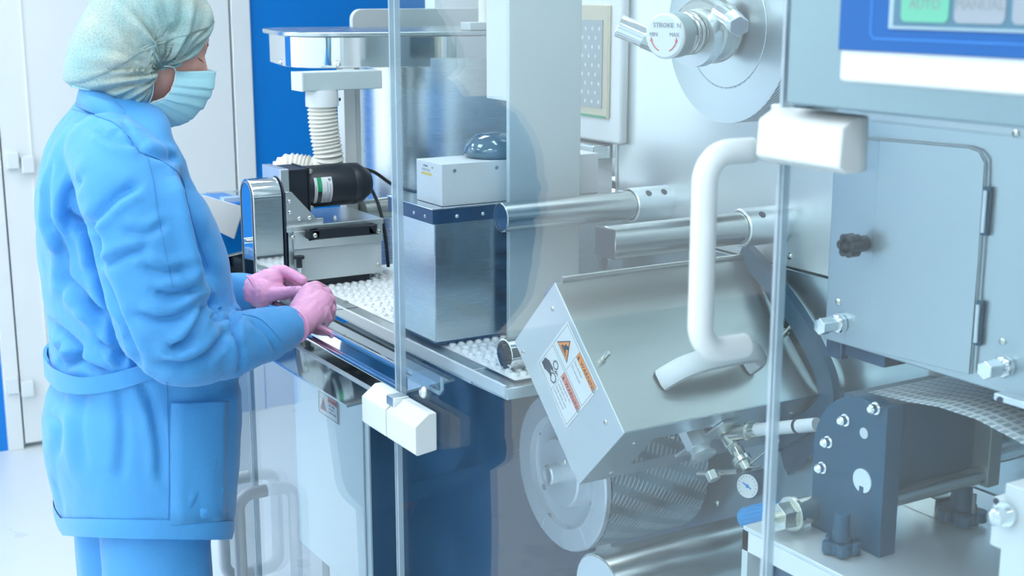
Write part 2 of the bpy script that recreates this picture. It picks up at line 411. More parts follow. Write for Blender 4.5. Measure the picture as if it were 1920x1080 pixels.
for px, py in ((1481, 480), (1228, 458), (1560, 500)):
    screw('plate_screw', onX(px, py, FX), (-1, 0, 0), .006, mb)
for px, py in ((922, 1018), (990, 1066), (1345, 942)):
    screw('plate_screw', onX(px, py, FX), (-1, 0, 0), .007, mb)
# post
post = thing('support_post', 'broad pale grey vertical post rising beside the steel head', 'post', (1.37, 2.15, 1.02))
PY = 2.142
x0, x1 = onY(955, 260, PY).x, onY(1089, 260, PY).x
MB().box((x0, PY, 1.02), (x1, PY+.012, 2.3)).build('post_front', 'post', post, bevel=.002)
MB().box((x0+.01, PY+.012, 1.5), (x0+.03, PY+.10, 2.3)).build('post_return', 'paint', post)
# steel ledge under the small screen
a = onX(1100, 262, FX); b_ = onX(1150, 298, FX)
tag(MB().box((FX-.05, b_.y, b_.z), (FX-.0005, 2.6, a.z)).build('screen_ledge', 'steel', bevel=.004), 'narrow steel ledge below the tan framed display', 'ledge')
# small screen terminal on side plate
t0 = onX(1141, 8, FX-.03); t1 = onX(1136, 224, FX-.03)
t = thing('side_terminal', 'small tan framed display on the machine body, half hidden by the grey post', 'screen', (FX, t0.y+.15, t1.z))
MB().box((FX-.022, t0.y-.035, t1.z-.05), (FX, t0.y+.33, t0.z+.05)).build('terminal_housing', 'white', t, bevel=.008)
MB().box((FX-.03, t0.y, t1.z), (FX-.022, t0.y+.30, t0.z)).build('screen_bezel', 'gold', t, bevel=.006)
q0 = onX(1131, 38, FX-.03); q1 = onX(1127, 203, FX-.03)
MB().box((FX-.032, q0.y, q1.z), (FX-.0295, q0.y+.22, q0.z)).build('display', mat('display_grey', (.35, .42, .44), .3), t)
s = MB()
for i in range(9):
    for j in range(8):
        yy = q0.y+.010+j*.024+(i % 2)*.012; zz = q1.z+.012+i*(q0.z-q1.z-.02)/8.5
        s.lathe((FX-.0322, yy, zz), (-1, 0, 0), [(0, .0042), (.0003, .0042)], 10)
s.build('display_dots', mat('display_dot_light', (.62, .68, .68), .3), t)
MB().box((FX-.0305, t0.y+.004, t1.z+.002), (FX-.0298, t0.y+.29, t1.z+.006)).build('status_strip', 'green', t)
# ------------------------------------------------------------------ GUIDE ROLLERS
def guide_roller(name, label, y, z, xl, r, xc, grp=None, group='steel guide rollers'):
    t = thing(name, label, 'roller', (FX, y, z-r), group)
    s = MB(); s.lathe((xl, y, z), X1, [(0, r-.002), (.0015, r), (xc-xl, r)], 40, capped=False); s.lathe((xl, y, z), X1, [(0, r-.002), (.02, r-.003)], 40, capped=False); s.build('roller_tube', 'tube', t)
    MB().lathe((xl+.004, y, z), X1, [(0, .0001), (0, r-.003), (.004, r-.003)], 40, capped=False).build('end_plug', 'rim', t)  # plug coloured dark blue
    R = r*1.2
    MB().lathe((xc, y, z), X1, [(0, R*.86), (0, R-.002), (.002, R), (FX-xc, R), ], 44, capped=False).build('mounting_collar', 'alu', t)
    MB().lathe((xc+.006, y, z), X1, [(0, r), (0, R*.87), (.002, R*.87)], 44, capped=False).build('collar_seal', 'black', t)
    for k in (.33, .75):
        a = math.radians(58); d = V((0, -math.sin(a)*.6, math.cos(a))).normalized(); xx = xc+(FX-xc)*k
        s = MB(); s.cyl(V((xx, y, z))+d*(R-.003), V((xx, y, z))+d*(R+.0006), .0065, seg=16); s.build('grub_screw', 'ink', t)
    return t
yA = 2.095; pA = onY(938, 408, yA); pB = onY(1180, 386, yA)
guide_roller('guide_roller', 'farther steel guide roller in front of the grey post, its end disc reflecting blue', yA, pA.z, pA.x, .0272, pB.x)
yB = 1.765; pC = onY(1135, 456, yB); pD = onY(1385, 432, yB)
r2 = guide_roller('guide_roller', 'nearer steel guide roller above the roller guard, with a black clamp on its end', yB, pC.z, pC.x, .0275, pD.x)
s = MB(); s.box((pC.x-.004, yB-.026, pC.z-.024), (pC.x+.003, yB+.026, pC.z+.026)); s.build('end_clamp', 'black', r2, bevel=.008)
s = MB(); s.cyl((pC.x+.004, yB+.012, pC.z-.024), (pC.x+.004, yB+.012, pC.z-.046), .009, .007, seg=8); s.build('clamp_nut', 'black', r2, bevel=.001)
# ------------------------------------------------------------------ ROLLER GUARD (tilted steel box)
HX0, HX1 = 1.17, 1.572
A_, B_, C_, D_ = (V((HX0, 1.82, 1.234)), V((HX0, 1.62, 1.035)), V((HX0, 1.743, .912)), V((HX0, 1.947, 1.107)))
uAB = (B_-A_).normalized(); uUP = (B_-C_).normalized(); nF = V((0, -uAB.z, uAB.y));
if nF.y > 0: nF = -nF                                      # outward normal of the front face (up, toward the viewer)
g = thing('roller_guard', 'tilted stainless roller guard box with white handle and warning label', 'machine guard', (HX1, 1.78, .9))
L_ = V((HX1-HX0, 0, 0))
s = MB(); s.prism([A_, A_+nF*(-.002), B_+nF*(-.002), B_], L_)
s.build('front_plate', 'steelh', g, bevel=.0007)
s = MB(); s.tube([A_-uAB*.004+nF*.001+X1*.012, A_-uAB*.004+nF*.001+L_], .0055, 12); s.build('rolled_edge', 'steelh', g)
MB().prism([A_, B_, C_, D_], V((-.002, 0, 0))).build('side_plate', 'plate', g, bevel=.0007)
MB().prism([A_, B_, C_, D_], V((.002, 0, 0))).build('rear_side_plate', 'plate', g).location = L_-V((.002, 0, 0))
# bottom plate with a slot
bl_ = (C_-B_).normalized(); wd = (C_-B_).length
s = MB(); off = -nF
def bp(a, b, c, d, m='steeld', nm='bottom_plate'):
    p = [B_+X1*a+bl_*c, B_+X1*b+bl_*c, B_+X1*b+bl_*d, B_+X1*a+bl_*d]
    s.prism(p, uAB*(-.002))
bp(0, L_.x, 0, .045); bp(0, L_.x, wd-.04, wd); bp(0, .08, .045, wd-.04); bp(.21, L_.x, .045, wd-.04)
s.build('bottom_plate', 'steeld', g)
s = MB(); s.prism([B_+X1*.21+bl_*.03+uAB*.001, B_+X1*.245+bl_*.03+uAB*.001, B_+X1*.205+bl_*(wd-.04)+uAB*.001, B_+X1*.17+bl_*(wd-.04)+uAB*.001], uAB*.004); s.build('wiper_flap', 'alu', g)
# top lugs
for x in (0.004, .30):
    s = MB(); q = A_+X1*x-uAB*.0; s.prism([q, q+X1*.075, q+X1*.10-nF*.055-uAB*.012, q+X1*.004-nF*.055-uAB*.012], V((0, .001, .004))); s.build('top_lug', 'steeld', g)
def hp(px, py):   # point on the front face under a pixel
    r = ray(px, py); t = (A_-CAMP).dot(nF)/r.dot(nF); return CAMP+r*t
for px, py in ((1130, 676), (1472, 624)):
    q = hp(px, py); s = MB(); s.lathe(q, nF, [(0, .0055), (.006, .0055), (.006, .004), (.022, .004), (.024, .003)], 16); s.build('locating_pin', 'screw', g)
for px, py in ((1037, 579), (982, 660), (1060, 867), (1136, 792)):
    screw('guard_screw', onX(px, py, HX0-.002), (-1, 0, 0), .0045, g)
for f, gg in ((.1, .25), (.3, .3), (.12, .85), (.93, .3)):
    screw('guard_screw', B_+L_*f+bl_*wd*gg+uAB*.0005, uAB, .004, g)
# handle (white arched bar)
h0, h1 = hp(1250, 712), hp(1408, 686)
hw = (h1-h0); hx = hw.normalized(); path = []
prof = [(-.02, 0), (-.012, .014), (.004, .032), (.03, .044), (.075, .050), (.11, .050), (.135, .046), (.152, .034), (.156, .018), (.148, 0)]
pts = spline([(p[0], p[1], 0) for p in prof], 6); rows = []
for i, (a, b, _) in enumerate(pts):
    j = min(i+1, len(pts)-1); k = max(i-1, 0); ta = V((pts[j][0]-pts[k][0], pts[j][1]-pts[k][1])).normalized()
    ctr = h0+X1*(a+.01)*1.05+nF*b; n = (X1*(-ta.y)+nF*ta.x); w = .018; th = .010
    rows.append([ctr+uAB*(w*c)+n*(th*d) for c, d in ((-1, -.5), (-.6, -1), (.6, -1), (1, -.5), (1, .5), (.6, 1), (-.6, 1), (-1, .5))])
s = MB(); s.grid(rows, True); nr = len(rows); s.poly(rows[0], [tuple(range(8))]); s.poly(rows[-1], [tuple(range(8))])
s.build('lift_handle', 'wplastic', g, weld=True, sharp=50, label='white moulded lift handle')
# warning label on the side plate: local frame x = uAB, y = uUP (viewed from -X)
lc = onX(1008, 679, HX0-.0024); LS = .128
def lp(a, b, d=0): return lc+uAB*(a*LS)+uUP*(b*LS)+V((-d, 0, 0))
def quad(s, a, b, c, d, dep=.0002, th=.0002): s.prism([lp(a, b, dep), lp(c, b, dep), lp(c, d, dep), lp(a, d, dep)], V((-th, 0, 0)))
s = MB(); s.prism([lp(0, 0), lp(1, 0), lp(1, 1), lp(0, 1)], V((-.0003, 0, 0)))
lab = s.build('warning_label', 'label', g, smooth=False, label='white square warning label with two orange bars')
def frame(s, a, b, c, d, t=.006, dep=.0004):
    quad(s, a, b, c, b+t, dep); quad(s, a, d-t, c, d, dep); quad(s, a, b, a+t, d, dep); quad(s, c-t, b, c, d, dep)
s = MB(); frame(s, .03, .03, .97, .485); frame(s, .03, .515, .97, .97)
quad(s, .44, .04, .444, .47, .0004); quad(s, .44, .525, .444, .96, .0004)
s.build('label_border', 'inkg', lab, smooth=False)
s = MB(); quad(s, .445, .36, .955, .475, .0004)
s.build('orange_bar', 'pinko', lab, smooth=False)
s = MB(); quad(s, .445, .845, .955, .96, .0004)
s.build('orange_bar', 'orange', lab, smooth=False)
s = MB(); s.prism([lp(.06, .61, .0004), lp(.39, .61, .0004), lp(.225, .88, .0004)], V((-.0002, 0, 0))); s.build('hazard_triangle', 'ink', lab, smooth=False)
s = MB(); s.prism([lp(.085, .623, .0006), lp(.365, .623, .0006), lp(.225, .855, .0006)], V((-.0002, 0, 0))); s.build('hazard_triangle', 'orange', lab, smooth=False)
s = MB()
for (a, b, c, d) in ((.15, .65, .32, .665), (.16, .675, .28, .70), (.20, .70, .26, .77), (.24, .74, .275, .79)): quad(s, a, b, c, d, .0008)
s.prism([lp(.17, .70, .0008), lp(.20, .69, .0008), lp(.30, .76, .0008), (lp(.28, .775, .0008))], V((-.0001, 0, 0)))
s.build('hazard_symbol', 'ink', lab, smooth=False)
s = MB()
s.prism([lp(.06, .10, .0005), lp(.06, .22, .0005), lp(.14, .27, .0005), lp(.26, .28, .0005), lp(.30, .25, .0005), lp(.24, .22, .0005), lp(.33, .17, .0005), lp(.22, .13, .0005), lp(.15, .09, .0005)], V((-.0002, 0, 0)))
for cx, cy, R in ((.27, .36, .055), (.355, .19, .065)):
    n = 26
    for k in range(n):
        a0, a1 = 2*PI*k/n, 2*PI*(k+.9)/n; rr = R+(.014 if k % 2 else 0)
        s.prism([lp(cx+R*.82*math.cos(a0), cy+R*.82*math.sin(a0), .0005), lp(cx+rr*math.cos(a0), cy+rr*math.sin(a0), .0005), lp(cx+rr*math.cos(a1), cy+rr*math.sin(a1), .0005), lp(cx+R*.82*math.cos(a1), cy+R*.82*math.sin(a1), .0005)], V((-.0002, 0, 0)))
for k in range(4): s.prism([lp(.30+.02*k, .27+.01*k, .0005), lp(.312+.02*k, .265+.01*k, .0005), lp(.35+.02*k, .33-.01*k, .0005), lp(.34+.02*k, .335-.01*k, .0005)], V((-.0002, 0, 0)))
s.build('hazard_symbol', 'ink', lab, smooth=False)
for y, lines, y0_, dy_ in ((.378, ('Moving parts can', 'crush and cut.', 'Keep hands clear.', 'Lock out power'), .30, .068), (.863, ('Hot surface.', 'Do not touch.'), .76, .09)):
    s = MB(); text_mesh(s, 'WARNING', lp(.55, y, .0008), uAB, uUP, .0118, .0001)
    quad(s, .475, y, .48, y+.06, .0006)
    s.prism([lp(.465, y, .0006), lp(.52, y, .0006), lp(.4925, y+.06, .0006)], V((-.0001, 0, 0)))
    s.build('bar_lettering', 'ink', lab, smooth=False)
    s = MB()
    for i, tx in enumerate(lines): text_mesh(s, tx, lp(.47, y0_-dy_*i, .0005), uAB, uUP, .0062, .0001)
    s.build('small_print', 'inkg', lab, smooth=False)
# ------------------------------------------------------------------ KNURLED DRUM
dx = 1.33; dc = onX(1050, 886, dx); dR = rpx(dc, 150)
t = thing('knurled_drum', 'large knurled foil roller with a polished end disc under the roller guard', 'drum', (1.5, dc.y, dc.z-dR))
s = MB(); s.lathe(dc, X1, [(0, dR*.72), (0, dR-.003), (.003, dR), (.012, dR)], 96, capped=False); s.build('end_disc', 'disc', t)
s = MB(); s.lathe(dc+X1*.0165, X1, [(0, dR*.992), (.22, dR*.992)], 96); s.build('knurled_sleeve', 'foil', t)
s = MB(); s.lathe(dc, X1, [(.0, dR*.72), (.012, dR*.70), (.014, dR*.68), (.014, dR*.42)], 80, capped=False); s.build('disc_recess', 'disc', t)
s = MB(); s.lathe(dc+V((-.004, 0, 0)), X1, [(0, .0001), (0, dR*.42), (.003, dR*.44), (.02, dR*.45)], 80, capped=False); s.build('inner_plate', 'disc', t)
s = MB(); s.lathe(dc+V((-.03, 0, 0)), X1, [(0, .0001), (0.001, .008), (0, .010), (0, .017), (.003, .0195), (.03, .0195)], 40, capped=False); s.build('hub', 'alu', t)
for px, py in ((1000, 812), (1028, 968), (1108, 947), (1023, 912)):
    q = onX(px, py, dx); q.x = dx+(.002 if (q-dc).length > dR*.72 else .013) if (q-dc).length > dR*.45 else dx-.004
    s = MB(); s.cyl(q-X1*.0006, q+X1*.002, .006, seg=16); s.build('disc_hole', 'inkg', t)
for k in range(6):
    a = math.radians(200+k*32); d = V((0, math.cos(a), math.sin(a))); s = MB(); n = V((0, -d.z, d.y))
    s.obox(dc+d*dR*.86-X1*.0003, X1, d, n, .0004, dR*.13, .0006); s.build('engraved_line', 'disc', t)
# bottom foil roll
fx = 1.25; fc = onX(1122, 1112, fx); fR = rpx(fc, 76)
t = thing('lower_steel_roll', 'pale steel roll at the bottom edge below the knurled roller', 'roll', (fx+.1, fc.y, fc.z-fR))
MB().lathe(fc, X1, [(0, .0001), (0, fR*.98), (.003, fR), (.33, fR)], 72, capped=False).build('roll_body', 'tube', t)
MB().lathe(fc-X1*.002, X1, [(0, .0001), (0, fR*.93), (.003, fR*.94)], 72, capped=False).build('roll_end', 'disc', t)
# small open tube left of guard
ty, tz = 1.985, 1.0745; tx = onY(946, 671, ty).x
t = thing('short_guide_tube', 'short open chrome tube between the blister table and the roller guard', 'roller', (tx+.1, ty, tz-.026), )
s = MB(); s.lathe((tx, ty, tz), X1, [(.22, .0255), (0, .0255), (0, .0285), (.36, .0285)], 44, capped=False); s.build('tube_wall', 'chrome', t)
# dark belt on the face plate behind the guard
P = [onX(px, py, FX-.03) for px, py in ((1395, 470), (1440, 520), (1492, 590), (1528, 655), (1552, 715), (1548, 765), (1500, 800), (1440, 835))]
rows = []
for p in spline(P, 6): rows.append(V(p))
s = MB(); R2 = []
for i, p in enumerate(rows):
    ta = (rows[min(i+1, len(rows)-1)]-rows[max(i-1, 0)]).normalized(); n = X1.cross(ta).normalized(); w = .018
    R2.append([p-n*w-X1*.008, p+n*w-X1*.008, p+n*w+X1*.008, p-n*w+X1*.008])
s.grid(R2, True); s.poly(R2[0], [(0, 1, 2, 3)]); s.poly(R2[-1], [(0, 1, 2, 3)])
tag(s.build('guide_track', 'belt', weld=True), 'dark curved guide track on the face plate right of the roller guard', 'track')
# ------------------------------------------------------------------ PNEUMATIC FITTINGS under the guard
FXF = 1.42
def fp(px, py, X=FXF): return onX(px, py, X)
t = thing('air_fitting', 'nickel air fittings with a white tube under the roller guard', 'fitting', fp(1370, 860))
s = MB(); s.cyl(fp(1346, 785), fp(1374, 836), .016, .013, seg=20); s.lathe(fp(1357, 806), (fp(1372, 838)-fp(1352, 790)), [(0, .013), (0, .023), (.007, .024), (.009, .014)], 24); s.cyl(fp(1366, 822), fp(1383, 848), .0115, seg=6); s.build('valve_body', 'brass', t, bevel=.001)
s = MB(); s.cyl(fp(1372, 812), fp(1422, 806), .0125, seg=20); s.lathe(fp(1402, 809), fp(1422, 806)-fp(1372, 812), [(0, .012), (0, .016), (.009, .016), (.009, .012)], 24); s.build('side_union', 'brass', t, bevel=.001)
s = MB(); s.cyl(fp(1422, 806), fp(1532, 796), .0108, seg=18); s.build('push_rod', 'wplastic', t)
s = MB(); s.cyl(fp(1494, 799), fp(1498, 798.6), .0122, seg=18); s.build('rod_ring', 'black', t)
s = MB(); s.cyl(fp(1380, 840), fp(1402, 882), .0115, .0105, seg=8); s.cyl(fp(1388, 858), fp(1393, 867), .0165, seg=18); s.build('lower_valve', 'brass', t, bevel=.001)
s = MB(); s.tube([fp(1408, 868), fp(1440, 842), fp(1460, 826)], .0022, 8); s.tube([fp(1400, 876), fp(1425, 875)], .0022, 8); s.build('valve_lever', 'screw', t)
s = MB(); s.cyl(fp(1310, 888, 1.38), fp(1385, 884, 1.38), .005, seg=12); s.build('cross_pipe', 'tube', t)
t = thing('hex_fitting', 'large hexagonal nickel plug left of the pressure gauge', 'fitting', fp(1320, 880, 1.36))
q0, q1 = fp(1305, 828, 1.36), fp(1334, 888, 1.36); d = (q1-q0).normalized()
s = MB(); s.lathe(q0-d*.02, d, [(0, .018), (.045, .018), (.045, .022), (.05, .023), (.052, .016)], 24); s.build('plug_flange', 'alu', t)
s = MB(); s.cyl(q0-d*.028, q0+d*.012, .021, seg=6); s.build('hex_nut', 'alu', t, bevel=.001)
s = MB(); s.cyl(q1-d*.004, q1+d*.012, .011, seg=6); s.build('drain_nut', 'brass', t, bevel=.001)
gq = fp(1403, 911, 1.40); gd = V((-.9, -.3, .12)).normalized()
t = thing('pressure_gauge', 'small round pressure gauge with pale blue dial and blue pointer', 'gauge', gq)
MB().lathe(gq, -gd, [(0, .0205), (.002, .0215), (.05, .0215), (.052, .018)], 36).build('gauge_case', 'navy', t)
MB().lathe(gq+gd*.0022, gd, [(0, .0195), (.0006, .0195)], 36).build('dial', 'label', t)
e1 = gd.cross(Z1).normalized(); e2 = e1.cross(gd).normalized()
s = MB()
for k in range(14):
    a = math.radians(-45+k*270/13); dd = e1*math.cos(a)+e2*math.sin(a); s.obox(gq+gd*.0031+dd*.016, dd, gd, dd.cross(gd), .0016, .0001, .0004)
s.build('dial_ticks', 'inkg', t)
s = MB(); dd = (e1*.9+e2*.4).normalized(); s.obox(gq+gd*.0034+dd*.001, dd, gd, dd.cross(gd), .009, .0002, .0012); s.lathe(gq+gd*.003, gd, [(0, .003), (.001, .003)], 14); s.build('pointer', 'bluecap', t)
a, b = fp(1396, 972, 1.32), fp(1446, 962, 1.32)
t = thing('air_regulator', 'small air regulator with bright blue ribbed cap left of the platform', 'knob', a)
s = MB(); d = (b-a); s.cyl(a, b+d*.3, .0165, .0155, seg=32, ch=.003); s.build('cap_body', 'bluecap', t); MB().cyl(b+d*.25, V((FX-.001, (b+d).y-.02, (b+d).z)), .013, seg=24).build('regulator_body', 'alu', t)
s = MB()
for k in range(16):
    an = 2*PI*k/16; dn = d.normalized(); e1 = dn.cross(Z1).normalized(); e2 = dn.cross(e1); off = (e1*math.cos(an)+e2*math.sin(an))*.0165
    s.tube([a+off+d*.25, b+off], .0011, 6)
s.build('cap_ribs', 'bluecap', t)
# dark bracket arms behind
t = thing('v_bracket', 'dark folded bracket arms on the face plate behind the white air tube', 'bracket', onX(1500, 870, FX-.02))
for pp in (((1450, 790), (1550, 772), (1556, 800), (1470, 880)), ((1470, 878), (1556, 796), (1560, 815), (1478, 892))):
    q = [onX(a, b, FX-.02) for a, b in pp]; MB().prism(q, V((.012, 0, 0))).build('bracket_arm', 'navy', t, bevel=.001)
# ------------------------------------------------------------------ TOP FOIL REEL and its clamp
rx = 1.47; rc = onX(1362, 52, rx); rR = rpx(rc, 178)
t = thing('foil_reel', 'large foil reel with a smooth pale end face at the top of the machine', 'reel', (rx+.05, rc.y, rc.z-rR))
s = MB(); s.lathe(rc, X1, [(0, .03), (0, rR*.62), (.0015, rR*.63), (0, rR*.64), (0, rR)], 96, capped=False); s.build('reel_face', 'reelm', t)
s = MB(); s.lathe(rc+X1*.001, X1, [(0, rR*.999), (.10, rR*.999)], 96); s.build('wound_foil', 'reeled', t)
hub = onX(1245, 68, 1.30); AX = (rc-hub); AXn = AX.normalized(); AL = AX.length
t = thing('reel_clamp', 'coil spring reel clamp with a round white-faced knob in front of the foil reel', 'clamp', hub)
kr = rpx(hub, 43)
MB().lathe(hub, AXn, [(0, .0001), (0, kr*.9), (.003, kr), (.008, kr)], 48, capped=False).build('knob_face', 'wplastic', t)
MB().lathe(hub+AXn*.007, AXn, [(0, kr), (.028, kr*1.0), (.028, kr*.86), (.04, kr*.86)], 48, capped=False).build('knob_grip', mat('knob_grey', (.25, .38, .40), .4), t)
MB().cyl(hub+AXn*.03, rc, kr*.62, seg=32).build('spindle', 'inkg', t)
s = MB(); n = 5; pts = []
for i in range(n*24+1):
    a = 2*PI*i/24; h = .042+.058*i/(n*24); e1 = AXn.cross(Z1).normalized(); e2 = AXn.cross(e1)
    pts.append(hub+AXn*h+(e1*math.cos(a)+e2*math.sin(a))*kr*.86)
s.tube(pts, .0040, 10); s.build('coil_spring', 'tube', t)
cr = kr*1.45
MB().lathe(hub+AXn*.098, AXn, [(0, kr*.7), (0, cr*.92), (.003, cr), (.035, cr), (.035, cr*1.06), (.042, cr*1.06), (.044, cr*.9), (.06, cr*.9)], 56, capped=False).build('clamp_collar', 'tube', t)
MB().lathe(hub+AXn*.075-Z1*.010, AXn, [(0, kr*.7), (0, kr*1.25), (.023, kr*1.3)], 48, capped=False).build('inner_collar', 'alu', t)
cp = onX(1362, 40, 1.41)
s = MB(); s.cyl(onX(1345, 22, 1.41), onX(1375, 42, 1.41), .013, seg=20); s.cyl(onX(1374, 36, 1.40), onX(1386, 50, 1.38), .0165, seg=6); s.build('clamp_bolt', 'chrome', t, bevel=.001)
s = MB(); s.tube(spline([onX(1314, 24, 1.41), onX(1320, 6, 1.41), onX(1332, 2, 1.42), onX(1352, 3, 1.44)], 6), .0035, 8); s.build('retaining_clip', 'inkg', t)
# lettering on the knob face
e2 = (Z1-AXn*AXn.dot(Z1)).normalized(); e1 = AXn.cross(e2)
s = MB(); text_mesh(s, 'STROKE  N', hub-AXn*.0012-e1*kr*.55+e2*kr*.38, e1, e2, .0105, .0002); text_mesh(s, 'MIN', hub-AXn*.0012-e1*kr*.75, e1, e2, .0085, .0002); text_mesh(s, 'MAX', hub-AXn*.0012+e1*kr*.3, e1, e2, .0085, .0002); s.build('knob_lettering', 'inkg', t)
s = MB()
for sg in (-1, 1):
    arc = [hub-AXn*.0008+(e1*sg*math.cos(a)+e2*math.sin(a))*kr*.68 for a in np.linspace(-.25, -1.15, 10)]
    s.tube(arc, .0009, 6); s.cyl(arc[0]-e2*.002, arc[0]+e2*.005, .0022, .0001, seg=8)
s.build('arrow_marks', 'red', t)
a, b = onX(1160, 48, 1.30), onX(1250, 86, 1.36)
MB().lathe(a, (b-a), [(0, .0001), (0, .0175), (.001, .0185), ((b-a).length, .0185)], 40, capped=False).build('lever_bar', 'chrome', t)
MB().lathe(a+(b-a).normalized()*.045, b-a, [(0, .0188), (.001, .0192), ((b-a).length-.05, .0192)], 40, capped=False).build('lever_sleeve', 'tube', t)
MB().cyl(b, hub+AXn*.05, .012, seg=20).build('lever_joint', 'alu', t)
# ------------------------------------------------------------------ BLISTER TABLE
TZ = 1.045; TX = 1.125
ty0, ty1 = 1.90, 2.95
t = thing('forming_table', 'flat white-edged machine table the blister strip runs on', 'table', (1.3, 2.4, TZ-.05))
s = MB(); s.box((TX, 2.02, TZ-.025), (1.56, ty1, TZ)); s.box((TX, ty0, TZ-.025), (1.56, 2.02, TZ-.004)); s.build('table_plate', 'alu', t, bevel=.002)
s = MB(); s.box((TX-.006, ty0, TZ-.018), (TX, ty1, TZ+.002)); s.build('edge_rail', 'white', t, bevel=.001)
screw('table_screw', onZ(649, 567, TZ), Z1, .006, t, 'inkg')
s = MB(); q = onZ(655, 578, TZ); s.box((q.x-.03, q.y-.003, TZ), (q.x+.02, q.y-.0015, TZ+.0015)); s.build('plate_gap', 'inkg', t)
t = thing('blister_strip', 'clear white formed blister strip lying on the table under the feeder', 'blister strip', (1.25, 2.5, TZ+.001))
wx0, wx1 = TX+.035, 1.38
MB().box((wx0-.006, 1.92, TZ+.0005), (wx1, 2.94, TZ+.0015)).build('strip_film', 'tray', t)
s = MB(); nx = 11; px_ = .0185; py_ = .026; c0 = 0
for j in range(37):
    for i in range(nx):
        x = wx0+.008+i*px_+(.004 if j % 2 else 0); y = 1.945+j*py_*1.0
        if y > 2.90: continue
        prof = [(1, 0), (.93, .55), (.7, .85), (.0, 1)]; rows = []
        for rr, hh in prof:
            rows.append([V((x+.0065*rr*math.cos(a)+.0, y+.0095*rr*math.sin(a), TZ+.0015+.0055*hh)) for a in np.linspace(0, 2*PI, 11)[:-1]])
        s.grid(rows, True)
tag(s.build('blister_cavities', 'white', t, sharp=60), kind='stuff')
# ------------------------------------------------------------------ STEEL HEAD with dark rim, controller and dome
bx, by0, by1 = 1.13, 2.172, 2.36
bz1 = 1.311
bxe = 1.56
t = thing('sealing_unit', 'brushed steel box with a dark screwed rim standing over the blister strip', 'machine module', (1.2, 2.25, TZ+.012))
MB().box((bx+.006, by0+.006, TZ+.012), (bxe, by1-.004, bz1-.028)).build('head_casing', 'steel', t, bevel=.002)
MB().box((bx+.007, by0+.007, TZ+.009), (bxe, by1-.006, TZ+.014)).build('head_base', 'rim', t)
MB().box((bx, by0, bz1-.03), (bxe, by1, bz1-.003)).build('rim_band', 'rim', t, bevel=.0015)
s = MB(); s.box((bx-.002, by0-.002, bz1-.003), (bxe, by1+.002, bz1)); s.build('top_plate', 'chrome', t, bevel=.001)
for y in (by0+.03, by0+.075, by0+.13): screw('rim_screw', (bx, y, bz1-.018), (-1, 0, 0), .0035, t, 'alu')
for x in (bx+.05, bx+.105, bx+.15): screw('rim_screw', (x, by0, bz1-.018), (0, -1, 0), .0035, t, 'alu')
wx, wy0, wy1, wz = 1.155, 2.182, 2.285, 1.389
t = thing('white_controller', 'white controller box with yellow indicator marks on top of the steel head', 'controller', (1.25, 2.23, bz1))
MB().box((wx, wy0, bz1), (1.50, wy1, wz)).build('case', 'wplastic', t, bevel=.0015)
for x in (wx+.026, wx+.115): screw('case_screw', (x, wy0, wz-.013), (0, -1, 0), .0035, t, 'inkg')
s = MB(); s.box((wx-.0005, wy1-.062, wz-.026), (wx, wy1-.022, wz-.021)); s.build('indicator_row', 'yellow', t)
s = MB()
for k in range(7): s.box((wx-.0005, wy1-.056+k*.005, wz-.019), (wx, wy1-.0552+k*.005, wz-.014))
text_mesh(s, 'POWER', (wx-.0004, wy1-.030, wz-.011), (0, -1, 0), Z1, .005, .0001); text_mesh(s, 'ON', (wx-.0004, wy1-.062, wz-.012), (0, -1, 0), Z1, .005, .0001)
s.build('scale_marks', 'inkg', t)
c = V((1.296, 2.236, wz))
t = thing('smoked_dome', 'glossy dark grey dome cover on top of the white controller', 'dome', c)
pr = [(.0, .052), (.006, .058), (.018, .056), (.034, .044), (.043, .028), (.047, .0001)]
MB().lathe(c+Z1*.001, Z1, [(h, r) for h, r in pr], 40).build('dome_shell', 'dome', t, sharp=60)
MB().lathe(c, Z1, [(0, .050), (.004, .053)], 40).build('dome_ring', 'rim', t)
# ------------------------------------------------------------------ FEEDER with gearmotor
fy, fx0, fx1, fz = 2.79, 1.092, 1.318, 1.19
t = thing('feeder_unit', 'aluminium feeder box with a long black pull handle beside the pink gloves', 'machine module', (1.2, 2.88, TZ+.01))
MB().box((fx0, fy, TZ+.018), (fx1, fy+.2, fz-.012)).build('feeder_case', 'alu', t, bevel=.001)
MB().box((fx0+.012, fy-.003, TZ+.022), (fx1-.003, fy, fz-.014)).build('front_cover', 'paint', t, bevel=.0008)
MB().box((fx0+.01, fy-.008, fz-.052), (fx1, fy-.002, fz-.012)).build('handle_strip', 'alu', t, bevel=.0008)
MB().box((fx0-.006, fy-.008, fz-.012), (fx1+.003, fy+.2, fz)).build('top_plate', 'alu', t, bevel=.001)
MB().box((fx0+.04, fy+.004, TZ+.002), (fx1-.03, fy+.19, TZ+.02)).build('feeder_throat', 'black', t)
for px, py in ((549, 445), (711, 434), (709, 496)): screw('cover_screw', onY(px, py, fy-.009 if py < 460 else fy-.003), (0, -1, 0), .0045, t, 'brass')
a, b = onY(572, 437, fy-.008), onY(698, 428, fy-.008); zz = (a.z+b.z)/2
s = MB(); s.box((a.x, fy-.036, zz-.011), (b.x, fy-.018, zz+.012)); s.box((a.x, fy-.036, zz-.011), (a.x+.026, fy-.008, zz+.012)); s.box((b.x-.024, fy-.036, zz-.011), (b.x, fy-.008, zz+.012))
hd = s.build('pull_handle', 'black', t, bevel=.004, label='black bar pull handle')
screw('handle_screw', (a.x+.012, fy-.036, zz), (0, -1, 0), .0052, hd, 'brass')
screw('top_screw', onZ(628, 411, fz), Z1, .004, t, 'wplastic', h=.008)
